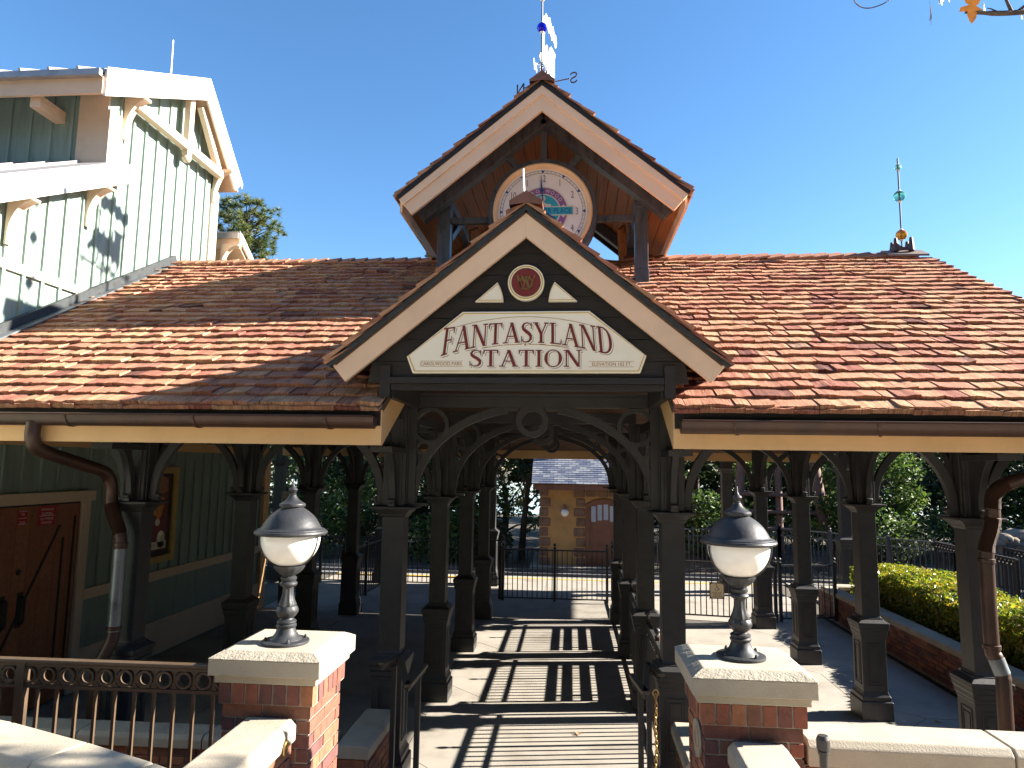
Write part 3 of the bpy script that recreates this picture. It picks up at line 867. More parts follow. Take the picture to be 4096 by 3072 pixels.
# boarded end of the right wing, above the opening
for k in range(13):
    z0 = 3.44+0.19*k; z1 = z0+0.186
    if z0 > 5.6: break
    ya = EYF+max(0.05, (z0+0.16-EZ)/SL); yb = EYF+max(0.05, (z1+0.16-EZ)/SL)
    b = MB(); b.prism([(ya, z0), (2*RY-ya, z0), (2*RY-yb, z1), (yb, z1)], lambda a, z, d: (4.96+d, a, z), 0, 0.03); b.build('gable_plank', M['black'], ST)
for s_ in (-1, 1):
    b = MB(); b.box(XC+s_*1.115-0.03, XC+s_*1.115+0.03, 5.6, 6.55, 3.44, 3.59); b.build('gable_side_beam', M['iron'], ST)

# --- clock tower
TY0, TY1, TZ, TH = 8.06, 11.32, 7.62, 1.75
for x in (CX[1]-0.02, CX[2]-0.03):
    for y in (8.90, 10.95):
        zb = zr(y)-0.3 if y < RY else zr(2*RY-y)-0.3
        b = MB(); b.sq([(0.083, zb), (0.083, 6.50), ], x, y); b.sq([(0.092, zr(min(y, 2*RY-y))-0.02), (0.092, zr(min(y, 2*RY-y))+0.16), (0.084, zr(min(y, 2*RY-y))+0.18)], x, y)
        b.sq([(0.09, 6.28), (0.09, 6.36), (0.0835, 6.37)], x, y)
        b.build('tower_post', M['steel'], ST, bevel=0.005)
    if x > 0:
        b = MB(); b.box(x-0.14, x+0.2, 8.72, 9.0, zr(8.72)+0.015, zr(8.72)+0.05); b.build('post_flashing', M['zinc'], ST)
for (p, i) in ((0, 0),):
    decks = []
    for s_ in (-1, 1):
        poly = [(XC, TY0, TZ), (XC+s_*TH, TY0, TZ-TH*GS), (XC+s_*TH, TY1, TZ-TH*GS), (XC, TY1, TZ)]
        dk = deck(poly, 0.05, 'tower_roof', M['deck'], ST)
        U_ = Vector((0, 1, 0)); V_ = Vector((-s_, 0, GS)).normalized(); N_ = Vector((s_*GS, 0, 1)).normalized()
        O_ = Vector((XC+s_*(TH+0.03), 0, TZ-(TH+0.03)*GS))
        shingle_slope(O_, U_, V_, N_, lambda v: (TY0-0.04+random.uniform(-.012, .012), TY1+0.04), sqrt(1+GS*GS)*(TH+0.03), 0.19, 'tower_shingles', dk)
        # boarded soffit, plank by plank, running from front to back
        n = 12
        for k in range(n):
            t0 = 0.02+k*(TH-0.04)/n; t1 = 0.02+(k+1)*(TH-0.04)/n-0.008
            zz = lambda t: TZ-t*GS-0.085
            b = MB()
            b.add([(XC+s_*t0, TY0+0.06, zz(t0)), (XC+s_*t1, TY0+0.06, zz(t1)), (XC+s_*t1, TY1-0.06, zz(t1)), (XC+s_*t0, TY1-0.06, zz(t0))]+
                  [(XC+s_*t0, TY0+0.06, zz(t0)+0.018), (XC+s_*t1, TY0+0.06, zz(t1)+0.018), (XC+s_*t1, TY1-0.06, zz(t1)+0.018), (XC+s_*t0, TY1-0.06, zz(t0)+0.018)],
                  [(0,1,2,3),(7,6,5,4),(0,4,5,1),(1,5,6,2),(2,6,7,3),(3,7,4,0)])
            b.build('soffit_plank', M['soffit'], ST)
        xe = XC+s_*(TH-0.005); ze = TZ-TH*GS
        b = MB(); b.box(min(xe, xe-s_*0.03), max(xe, xe-s_*0.03), TY0+0.05, TY1-0.05, ze-0.20, ze-0.03); b.build('eave_board', M['cream'], ST)
for yA, yB, yC, yD in ((TY0, TY0+0.05, TY0-0.022, TY0+0.045), (TY1-0.05, TY1, TY1-0.045, TY1+0.022)):
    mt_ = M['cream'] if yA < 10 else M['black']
    vboard(yA, yB, 7.555, 1.74, GS, 0.315 if yA < 10 else 0.22, mt_, 'barge_board')
    vboard(yC, yD, 7.556, 1.745, GS, 0.115, mt_, 'barge_moulding')
    vboard(yC-0.01, yD, 7.625, 1.775, GS, 0.065, M['black'], 'barge_flashing')
b = MB()
for s_ in (-1, 1):
    b.add([(XC, TY0-0.07, 7.725), (XC+s_*0.155, TY0-0.07, 7.725-0.155*0.74), (XC+s_*0.155, TY0-0.07, 7.578), (XC, TY0-0.07, 7.60), (XC, TY1, 7.725), (XC+s_*0.155, TY1, 7.725-0.155*0.74), (XC+s_*0.155, TY1, 7.578), (XC, TY1, 7.60)],
          [(0,1,2,3),(7,6,5,4),(0,4,5,1),(1,5,6,2)])
b.build('tower_ridge_cap', M['cap'], ST)
# steel truss that holds the clock
tr = lambda n_, *a, **k: MB().beam(*a, **k).build(n_, M['steel'], ST, bevel=0.004)
CZ = 6.20; CYF = 8.72
for yy in (8.90, 10.95):
    for s_ in (-1, 1):
        tr('truss_rafter', (XC, yy-(0.24 if yy < 10 else 0), 7.42), (XC+s_*1.60, yy-(0.24 if yy < 10 else 0), 7.42-1.60*GS), 0.16 if yy < 10 else 0.12, 0.155, side=(0, 1, 0))
    tr('truss_king_post', (XC, 8.76, 7.30), (XC, 8.76, CZ+0.70), 0.085, 0.1, side=(1, 0, 0)) if yy < 10 else None
tr('truss_tie', (CX[1]+0.07, 8.9, CZ-0.05), (XC-0.70, 8.9, CZ-0.05), 0.08, 0.085, side=(0, 1, 0))
tr('truss_tie', (CX[2]-0.12, 8.9, CZ-0.05), (XC+0.70, 8.9, CZ-0.05), 0.08, 0.085, side=(0, 1, 0))
for s_ in (-1, 1):
    tr('truss_strut', (XC+s_*0.34, 8.76, CZ+0.61), (XC+s_*0.50, 8.76, CZ+0.80), 0.075, 0.085, side=(0, 1, 0))
    tr('tower_brace', (XC+s_*1.27, 9.0, 5.95), (XC+s_*1.27, 9.75, 6.42), 0.07, 0.09)
    tr('tower_beam', (XC+s_*1.29, 8.99, 6.44), (XC+s_*1.29, 10.85, 6.44), 0.10, 0.12)
    MB().beam((XC+s_*1.20, 10.9, 5.9), (XC+s_*1.12, 10.2, 6.5), 0.16, 0.05, side=(0.5, 0.9, 0)).build('tower_brace_board', M['soffit'], ST)
# ------------------------------------------------------------------ clock
CL = thing('station_clock', 'round white clock with a gold rim, purple and teal badge, under the upper gable', 'clock', (XC-0.01, 8.72, CZ))
cx_ = XC-0.01
b = MB(); b.ring(circ(cx_, CZ, 0.712, 56), circ(cx_, CZ, 0.652, 56), front(0), 8.70, 9.02); b.build('case_ring', M['steel'], CL, bevel=0.006)
b = MB()
prof = [(0.652, 8.705), (0.645, 8.672), (0.625, 8.662), (0.604, 8.675), (0.594, 8.69), (0.584, 8.70), (0.580, 8.73)]
vs_ = []; n = 64
for r, y in prof:
    vs_ += [(cx_+r*cos(2*pi*i/n), y, CZ+r*sin(2*pi*i/n)) for i in range(n)]
b.add(vs_, [(k*n+i, k*n+(i+1) % n, (k+1)*n+(i+1) % n, (k+1)*n+i) for k in range(len(prof)-1) for i in range(n)], smooth=True)
b.build('bezel', M['clock_gold'], CL)
b = MB(); b.prism(circ(cx_, CZ, 0.585, 64), front(0), 8.722, 8.99); b.build('clock_face', M['clock_white'], CL)
fc = front(8.72)
def at_angle(deg, r): a = radians(90-deg); return cx_+r*cos(a), CZ+r*sin(a)
b = MB()
for r in (0.555, 0.522): b.ring(circ(cx_, CZ, r+0.0022, 72), circ(cx_, CZ, r-0.0022, 72), fc, -0.003, 0.001)
for k in range(60):
    if k % 5 == 0: continue
    x0, z0 = at_angle(k*6, 0.522); x1, z1 = at_angle(k*6, 0.555)
    b.beam((x0, 8.7185, z0), (x1, 8.7185, z1), 0.0035, 0.002, side=(z1-z0, 0, -(x1-x0)))
b.build('minute_track', M['taupe'], CL)
b = MB()
for k in range(12):
    p = [at_angle(k*30-2.6, 0.557), at_angle(k*30+2.6, 0.557), at_angle(k*30, 0.518)]
    b.prism(p, fc, -0.005, 0.0)
b.build('hour_marks', M['navy'], CL)
b = MB()
for k in range(1, 13):
    x, z = at_angle(k*30, 0.447)
    vs_, fs = text_mb(str(k), 0.135, lambda a, c_, d: (x+a, 8.72+d, z-0.047+c_), -0.004, 0.62)
    b.add(vs_, fs)
b.build('numerals', M['taupe'], CL)
bz = CZ-0.0
b = MB(); b.prism(circ(cx_, bz, 0.335, 48), fc, -0.004, 0.0); b.build('badge_rim', M['clock_cream'], CL)
b = MB(); b.prism(circ(cx_, bz, 0.320, 48), fc, -0.007, -0.0045); b.build('badge_band', M['purple'], CL)
b = MB(); b.prism(circ(cx_, bz, 0.238, 40), fc, -0.0095, -0.0075); b.build('badge_inner_rim', M['clock_cream'], CL)
b = MB(); b.prism(circ(cx_, bz, 0.222, 40), fc, -0.012, -0.010); b.build('badge_disc', M['teal'], CL)
b = MB()
for ch, dg in zip('CAROLWOOD', (-56, -42, -28, -14, 0, 14, 28, 42, 56)):
    a = radians(-dg); px, pz = at_angle(dg, 0.255)
    vs_, fs = text_mb(ch, 0.066, lambda u, v, d: (px+u*cos(a)-v*sin(a), 8.72+d, pz+u*sin(a)+v*cos(a)), -0.0085, 0.95)
    b.add(vs_, fs)
for dg in (76, 104, 124, 150):
    px, pz = at_angle(dg, 0.28)
    pts = [(px+(0.026 if i % 2 == 0 else 0.011)*sin(i*pi/5), pz+(0.026 if i % 2 == 0 else 0.011)*cos(i*pi/5)) for i in range(10)]
    b.prism(pts, fc, -0.0095, -0.0075)
b.build('badge_lettering', M['clock_cream'], CL)
b = MB()          # engine chimney silhouette
b.prism([(cx_+x, bz+z) for x, z in ((-0.09, 0.04), (0.10, 0.04), (0.10, 0.055), (0.115, 0.09), (0.04, 0.10), (0.02, 0.13), (0.04, 0.17), (0.025, 0.205), (-0.02, 0.205), (-0.035, 0.17), (-0.015, 0.13), (-0.03, 0.10), (-0.09, 0.09))], fc, -0.0145, -0.0125)
b.box(cx_+0.085, cx_+0.1, 8.72-0.0145, 8.72-0.0125, bz+0.0, bz+0.039); b.box(cx_-0.09, cx_+0.04, 8.72-0.0143, 8.72-0.0127, bz+0.0, bz+0.039)
b.build('badge_picture', M['clock_cream'], CL)
b = MB(); b.box(cx_-0.4, cx_+0.405, 8.72-0.017, 8.72-0.015, bz-0.062, bz+0.062); b.build('name_bar_rim', M['clock_cream'], CL)
b = MB(); b.box(cx_-0.388, cx_+0.393, 8.72-0.020, 8.72-0.0175, bz-0.05, bz+0.05); b.build('name_bar', M['teal'], CL)
vs_, fs = text_mb('NER PLACE', 0.098, lambda a, c_, d: (cx_+0.378+a, 8.72+d, bz-0.034+c_), -0.022, 0.84, 'RIGHT')
b = MB(); b.add(vs_, fs); b.build('name_lettering', M['navy'], CL)
b = MB(); b.beam((cx_+0.02, 8.69, CZ-0.06), (cx_-0.02, 8.69, CZ+0.405), 0.016, 0.008, side=(1, 0, 0))
b.prism([(cx_-0.038, CZ+0.28), (cx_-0.012, CZ+0.25), (cx_+0.016, CZ+0.28), (cx_-0.012, CZ+0.315)], front(8.69), -0.005, 0.004)
b.prism([(cx_-0.028, CZ+0.30), (cx_+0.0, CZ+0.30), (cx_-0.019, CZ+0.46)], front(8.69), -0.0045, 0.0035)
b.build('minute_hand', M['navy'], CL)
b = MB(); b.beam((cx_-0.03, 8.70, CZ+0.02), (cx_+0.17, 8.70, CZ-0.11), 0.02, 0.007, side=(0.5, 0, 0.8)); b.build('hour_hand', M['navy'], CL)
b = MB(); b.tube([(cx_, 8.68, CZ), (cx_, 8.71, CZ)], 0.02, 12); b.build('hub', M['clock_white'], CL)

# ------------------------------------------------------------------ station sign
SY = 5.50
SG = thing('station_sign', 'ivory gable sign reading FANTASYLAND STATION in maroon letters', 'sign', (XC, SY, 3.64))
sc = lambda x: XC+x
SPT = [(-0.915, 3.632), (0.915, 3.638), (0.965, 3.776), (0.515, 4.142), (-0.515, 4.138), (-0.968, 3.768)]
b = MB(); b.prism([(sc(x), z) for x, z in SPT], front(SY), 0.0, 0.05); b.build('sign_board', M['sign'], SG, bevel=0.004)
ins = lambda k: [(sc(x*(1-k*0.9)), 3.888+(z-3.888)*(1-k*3.2)) for x, z in SPT]
b = MB(); b.ring(ins(0.016), ins(0.0235), front(SY), -0.004, 0.0); b.build('gold_border', M['gold'], SG)

# roman capitals drawn as strokes in a box one unit high
def stem(x, y0, y1, wd=0.15): return ('q', [(x-wd/2, y0), (x+wd/2, y0), (x+wd/2, y1), (x-wd/2, y1)])
def ser(x, y, wd=0.34, h=0.055): return ('q', [(x-wd/2, y), (x+wd/2, y), (x+wd/2*0.92, y+h), (x-wd/2*0.92, y+h)])
def diag(x0, y0, x1, y1, wd): return ('q', [(x0-wd/2, y0), (x0+wd/2, y0), (x1+wd/2, y1), (x1-wd/2, y1)])
def path(pts, ws):
    L_ = []; R_ = []
    n = len(pts)
    for i in range(n):
        a = pts[max(0, i-1)]; c_ = pts[min(n-1, i+1)]
        dx, dy = c_[0]-a[0], c_[1]-a[1]; q = sqrt(dx*dx+dy*dy) or 1
        L_.append((pts[i][0]-dy/q*ws[i]/2, pts[i][1]+dx/q*ws[i]/2)); R_.append((pts[i][0]+dy/q*ws[i]/2, pts[i][1]-dx/q*ws[i]/2))
    return ('r', L_, R_)
def bowl(cx, cy, rx, ry, a0, a1, tk, tn, n=18):
    o_ = []; i_ = []
    for k in range(n+1):
        a = radians(a0+(a1-a0)*k/n); t = tn+(tk-tn)*abs(cos(a))**1.5
        o_.append((cx+rx*cos(a), cy+ry*sin(a))); i_.append((cx+(rx-t)*cos(a), cy+(ry-tn)*sin(a)))
    return ('r', o_, i_)
GLY = {
 'F': (0.66, [stem(0.2, 0, 1), ser(0.2, 0), ser(0.16, 0.945, 0.3), ('q', [(0.2, 0.945), (0.64, 0.945), (0.64, 1.0), (0.2, 1.0)]), ('q', [(0.6, 0.76), (0.64, 0.76), (0.64, 0.945), (0.56, 0.945)]), ('q', [(0.27, 0.50), (0.5, 0.50), (0.5, 0.55), (0.27, 0.55)]), ('q', [(0.48, 0.40), (0.52, 0.40), (0.52, 0.65), (0.48, 0.65)])]),
 'A': (0.92, [diag(0.14, 0.0, 0.46, 1.0, 0.065), diag(0.78, 0.0, 0.46, 1.0, 0.165), ser(0.13, 0, 0.26), ser(0.79, 0, 0.32), ('q', [(0.24, 0.30), (0.68, 0.30), (0.67, 0.35), (0.25, 0.35)])]),
 'N': (0.92, [stem(0.16, 0, 1, 0.065), ser(0.16, 0, 0.27), ser(0.13, 0.945, 0.24), diag(0.76, 0.0, 0.2, 1.0, 0.165), stem(0.77, 0, 1, 0.065), ser(0.77, 0.945, 0.27)]),
 'T': (0.82, [stem(0.41, 0, 1), ser(0.41, 0, 0.36), ('q', [(0.04, 0.94), (0.78, 0.94), (0.78, 1.0), (0.04, 1.0)]), ('q', [(0.04, 0.75), (0.08, 0.75), (0.12, 0.94), (0.04, 0.94)]), ('q', [(0.74, 0.75), (0.78, 0.75), (0.78, 0.94), (0.70, 0.94)])]),
 'S': (0.70, [path([(0.60, 0.82), (0.53, 0.93), (0.38, 0.975), (0.22, 0.93), (0.145, 0.80), (0.18, 0.67), (0.33, 0.555), (0.48, 0.455), (0.58, 0.33), (0.575, 0.17), (0.47, 0.05), (0.32, 0.02), (0.18, 0.06), (0.095, 0.18)], [0.04, 0.045, 0.055, 0.09, 0.13, 0.155, 0.17, 0.17, 0.155, 0.13, 0.09, 0.055, 0.045, 0.04]), ('q', [(0.585, 0.68), (0.625, 0.68), (0.625, 0.98), (0.585, 0.98)]), ('q', [(0.07, 0.02), (0.11, 0.02), (0.11, 0.32), (0.07, 0.32)])]),
 'Y': (0.86, [stem(0.44, 0, 0.47), ser(0.44, 0, 0.34), diag(0.44, 0.44, 0.14, 1.0, 0.165), diag(0.46, 0.44, 0.72, 1.0, 0.065), ser(0.15, 0.945, 0.30), ser(0.72, 0.945, 0.25)]),
 'L': (0.70, [stem(0.2, 0, 1), ser(0.2, 0.945), ('q', [(0.06, 0), (0.64, 0), (0.66, 0.055), (0.06, 0.055)]), ('q', [(0.60, 0.055), (0.66, 0.055), (0.67, 0.26), (0.64, 0.26)])]),
 'D': (0.88, [stem(0.2, 0, 1), ser(0.16, 0, 0.24), ser(0.16, 0.945, 0.24), bowl(0.27, 0.5, 0.54, 0.5, -90, 90, 0.16, 0.052)]),
 'I': (0.42, [stem(0.21, 0, 1), ser(0.21, 0), ser(0.21, 0.945)]),
 'O': (0.96, [bowl(0.48, 0.5, 0.43, 0.52, 0, 360, 0.16, 0.05, 36)]),
}
def glyph_mb(mb, ch, tf, d):
    for k, st in enumerate(GLY[ch][1]):
        dd = d-0.00012*k
        if st[0] == 'q':
            mb.add([tf(x, y, dd) for x, y in st[1]], [tuple(range(len(st[1])))])
        else:
            n = len(st[1])
            # subdivide nothing: ribbon
            mb.add([tf(x, y, dd) for x, y in st[1]]+[tf(x, y, dd) for x, y in st[2]], [(i, i+1, n+i+1, n+i) for i in range(n-1)])
def word(mb, txt, place, d, off=(0, 0)):
    tot = sum(GLY[c_][0] for c_ in txt); u = 0
    for c_ in txt:
        wd = GLY[c_][0]
        uc = u
        def tf(x, y, dd, uc=uc):
            X, Z = place((uc+x)/tot, y)
            return (X+off[0], SY+dd, Z+off[1])
        glyph_mb(mb, c_, tf, d); u += wd
def arch_word(t, v):
    s_ = (t-0.5)*2                        # -1 .. 1
    base = 3.882-0.115*abs(s_)**2.0
    h = 0.166+0.068*s_*s_
    lean = -0.055*s_*abs(s_)
    return XC+0.012+0.69*s_+lean*(v-0.5)*0.5, base+h*v
def flat_word(t, v): return XC-0.002+0.458*(t-0.5)*2, 3.686+0.136*v
for nm, mt, off, d in (('letter_outline', M['ink'], (0.0115, -0.0115), -0.0015), ('letter_gap', M['sign'], (0.0085, -0.0085), -0.0035), ('lettering', M['maroon'], (0, 0), -0.0055)):
    b = MB(); word(b, 'FANTASYLAND', arch_word, d, off); word(b, 'STATION', flat_word, d, off)
    b.build(nm, mt, SG)
b = MB()
def arcline(f, n=24, wd=0.0035): 
    P = [f(i/n) for i in range(n+1)]
    b.ring([(x, z+wd/2) for x, z in P], [(x, z-wd/2) for x, z in P], front(SY), -0.0025, 0.0, closed=False)
arcline(lambda t: (XC-0.56+1.12*t, 4.095-0.082*(2*t-1)**2))
arcline(lambda t: (XC-0.35+0.32*t, 3.868-0.032*(1-t)**2)); arcline(lambda t: (XC+0.03+0.32*t, 3.868-0.032*t**2))
b.prism([(XC, 3.882), (XC+0.008, 3.868), (XC, 3.854), (XC-0.008, 3.868)], front(SY), -0.003, 0.0)
for x0, x1 in ((-0.855, -0.505), (0.51, 0.865)):
    for z in (3.731, 3.687): b.box(XC+x0, XC+x1, SY-0.0025, SY, z-0.001, z+0.001)
b.build('sign_lines', M['letter_brown'], SG)
b = MB()
for txt, x, al in (('CAROLWOOD PARK', -0.68, 'CENTER'), ('ELEVATION 102 FT.', 0.69, 'CENTER')):
    vs_, fs = text_mb(txt, 0.040, lambda a, c_, d: (XC+x+a, SY+d, 3.695+c_), -0.003, 0.92, al); b.add(vs_, fs)
b.build('small_lettering', M['letter_brown'], SG)
# emblem and the two triangular panels above it
EM = thing('round_emblem', 'round red emblem with gold monogram in a cream ring above the ivory sign', 'emblem', (XC, SY, 4.38))
b = MB(); b.prism(circ(XC, 4.38, 0.149, 40), front(SY), 0.0, 0.05); b.build('emblem_rim', M['sign'], EM, bevel=0.004)
b = MB(); b.ring(circ(XC, 4.38, 0.138, 40), circ(XC, 4.38, 0.129, 40), front(SY), -0.003, 0.0); b.build('emblem_gold_ring', M['gold'], EM)
b = MB(); b.prism(circ(XC, 4.38, 0.120, 40), front(SY), -0.004, 0.0); b.build('emblem_dark_ring', M['ink'], EM)
b = MB(); b.prism(circ(XC, 4.38, 0.115, 40), front(SY), -0.007, -0.0045); b.build('emblem_field', M['maroon'], EM)
b = MB()
def vstroke(pts, wd):
    for (x0, z0), (x1, z1) in zip(pts[:-1], pts[1:]):
        b.beam((XC+x0, SY-0.0085-0.0002*len(b.v), 4.38+z0), (XC+x1, SY-0.0085-0.0002*len(b.v), 4.38+z1), wd, 0.002, side=(z1-z0, 0, -(x1-x0)))
vstroke([(-0.072, 0.058), (-0.03, -0.06)], 0.017); vstroke([(-0.03, -0.06), (0.0, 0.02)], 0.008); vstroke([(0.0, 0.02), (0.03, -0.06)], 0.017); vstroke([(0.03, -0.06), (0.072, 0.058)], 0.008)
vstroke([(-0.034, 0.055), (-0.012, 0.0)], 0.012); vstroke([(-0.012, 0.0), (0.0, 0.045)], 0.006); vstroke([(0.0, 0.045), (0.014, 0.0)], 0.012); vstroke([(0.014, 0.0), (0.036, 0.055)], 0.006)
b.ring(circ(XC, 4.375, 0.056, 30), circ(XC, 4.375, 0.046, 30), front(SY), -0.0095, -0.0072)
b.build('monogram', M['brass'], EM)
for s_, lab in ((-1, 'small cream triangular panel left of the round emblem'), (1, 'small cream triangular panel right of the round emblem')):
    pts = [(XC+s_*0.415, 4.222), (XC+s_*0.185, 4.222)]
    for k in range(1, 7):
        t = k/6
        pts.append((XC+s_*(0.185+0.048*t*t), 4.222+0.16*t))
    if s_ < 0: pts = pts[::-1]
    P = MB().prism(pts, front(SY), 0.0, 0.04).build('triangle_panel', M['sign'])
    cxm = sum(p[0] for p in pts)/len(pts); czm = sum(p[1] for p in pts)/len(pts)
    i1 = [(cxm+(x-cxm)*0.9, czm+(z-czm)*0.88) for x, z in pts]; i2 = [(cxm+(x-cxm)*0.84, czm+(z-czm)*0.80) for x, z in pts]
    tag(P, lab, 'sign panel', 'triangular panels on the gable')
    MB().ring(i1, i2, front(SY), -0.003, 0.0).build('gold_line', M['gold'], P, rel=True)

# ------------------------------------------------------------------ roof ornaments
def finial_balls(parent, x, y, items, zs, ze, r):
    b = MB(); b.tube([(x, y, zs), (x, y, ze)], r, 8); b.build('rod', M['letter_iron'], parent)
    for z, rr, mt in items:
        b = MB(); b.ball((x, y, z), rr, 20, 12, 0.96); b.build('glass_ball', mt, parent)
        b = MB(); b.lathe([(0.001, z+rr*0.93), (0.03, z+rr*0.93), (0.024, z+rr*1.08), (0.012, z+rr*1.2)], 10, (x, y, 0)); b.lathe([(0.012, z-rr*1.2), (0.024, z-rr*1.08), (0.03, z-rr*0.93), (0.001, z-rr*0.93)], 10, (x, y, 0)); b.build('ball_collar', M['vane'], parent)
F1 = thing('roof_finial', 'tall finial with blue and clear glass balls on the clock gable peak', 'finial', (XC-0.02, 8.3, 7.7), 'glass ball finials on the roofs')
finial_balls(F1, XC-0.02, 8.3, [(8.49, 0.066, M['blue_glass']), (7.945, 0.066, M['clear_glass']), (8.915, 0.045, M['green_glass'])], 7.72, 9.1, 0.011)
F2 = thing('roof_finial', 'finial with green and amber glass balls at the right end of the roof ridge', 'finial', (4.735, RY, 5.95), 'glass ball finials on the roofs')
finial_balls(F2, 4.74, RY, [(7.30, 0.042, M['green_glass']), (6.865, 0.082, M['green_glass']), (6.285, 0.078, M['amber_glass'])], 5.98, 7.44, 0.011)
b = MB()
for s_ in (-1, 1):
    b.add([(4.45, RY, 6.06), (5.0, RY, 6.06), (5.0, RY+s_*0.22, 6.06-0.22*SL), (4.45, RY+s_*0.22, 6.06-0.22*SL), (4.45, RY, 6.03), (5.0, RY, 6.03), (5.0, RY+s_*0.22, 6.03-0.22*SL), (4.45, RY+s_*0.22, 6.03-0.22*SL)], [(0,1,2,3),(7,6,5,4),(0,4,5,1),(1,5,6,2),(2,6,7,3),(3,7,4,0)])
b.build('saddle_plate', M['pad'], F2)
def crown(parent, cx, cy, cz, R, h):
    b = MB()
    for k in range(4):
        a = k*pi/2+0.6
        n = 8; top = []; bot = []
        for i in range(n+1):
            t = i/n; aa = a+t*pi/2
            hh = h*(0.22+0.78*abs(2*t-1)**2)
            top.append((aa, hh)); bot.append((aa, 0))
        f_ = lambda aa, z, d: (cx+(R+d)*cos(aa), cy+(R+d)*sin(aa), cz+z)
        b.ring(top, bot, f_, -0.02, 0.02, closed=False)
        b.lathe([(0.045, 0), (0.036, h*0.6), (0.024, h*1.12), (0.001, h*1.12)], 8, (cx+R*cos(a), cy+R*sin(a), cz))
    b.build('cresting', M['letter_iron'], parent)
crown(F2, 4.735, RY, 6.02, 0.14, 0.17)
b = MB(); 
G3 = tag(MB().tube([(XC-0.03, 5.62, 5.09), (XC-0.045, 5.62, 5.40)], 0.009, 8).build('lightning_rod', M['vane']), 'thin pale lightning rod on the small front gable', 'lightning rod', 'lightning rods on the roofs')
tag(MB().tube([(-7.0, 10.88, 9.25), (-7.0, 10.87, 10.26)], [0.018, 0.013], 8).build('lightning_rod', M['vane']), 'thin pale lightning rod on the tin roof of the green building', 'lightning rod', 'lightning rods on the roofs')
# weathervane, nearly edge-on
VY = 9.5
WV = thing('weathervane', 'engine weathervane with compass letters on the clock gable ridge', 'weathervane', (XC, VY, 7.7))
crown(WV, XC, 9.05, 7.60, 0.20, 0.23)
b = MB(); b.tube([(XC, VY, 7.6), (XC, VY, 8.85)], 0.021, 10); b.build('vane_pole', M['zinc'], WV)
vd = Vector((0.27, 1.0, 0)).normalized(); vn = Vector((1.0, -0.27, 0)).normalized()
def vf(a, z, d):
    p = Vector((XC, VY, 8.40))+vd*a*0.56+vn*d; return (p.x, p.y, p.z+z*0.87)
eng = [(-0.75, 0.28), (-0.62, 0.22), (-0.55, 0.30), (0.62, 0.30), (0.68, 0.16), (0.80, 0.30), (0.78, 0.72), (0.86, 0.78), (0.86, 0.82), (0.38, 0.82), (0.38, 0.78), (0.44, 0.76), (0.44, 0.62), (0.30, 0.62), (0.28, 0.74), (0.20, 0.74), (0.18, 0.62), (0.02, 0.62), (0.0, 0.70), (-0.08, 0.70), (-0.10, 0.62), (-0.30, 0.62), (-0.30, 0.78), (-0.24, 0.92), (-0.46, 0.92), (-0.40, 0.78), (-0.40, 0.62), (-0.52, 0.60), (-0.56, 0.44), (-0.70, 0.34)]
b = MB(); b.prism([(x*0.85, z) for x, z in eng], vf, -0.006, 0.006); b.build('engine_plate', M['vane'], WV)
b = MB()
for x, z, r in ((-0.36, 0.22, 0.10), (-0.12, 0.22, 0.10), (0.20, 0.25, 0.16), (0.52, 0.25, 0.16)):
    b.ring(circ(x*0.85, z, r, 20), circ(x*0.85, z, r*0.72, 20), vf, -0.009, 0.009)
b.build('engine_wheels', M['vane'], WV)
smoke = [(-0.36, 0.95), (-0.20, 1.0), (-0.12, 0.96), (0.02, 1.04), (0.14, 0.98), (0.30, 1.04), (0.46, 0.96), (0.62, 1.02), (0.82, 0.94), (0.92, 1.0), (0.95, 1.10), (0.84, 1.20), (0.70, 1.16), (0.56, 1.26), (0.40, 1.20), (0.22, 1.30), (0.04, 1.22), (-0.14, 1.24), (-0.26, 1.14), (-0.38, 1.10)]
b = MB(); b.prism([(x*0.9, z) for x, z in smoke], vf, -0.005, 0.005); b.build('smoke_plate', M['vane'], WV)
b = MB(); b.beam(vf(-0.75, 0.08, 0), vf(0.85, 0.08, 0), 0.03, 0.012, side=vn)
b.build('vane_bar', M['vane'], WV)
ad = Vector((0.95, -0.31, 0)).normalized()
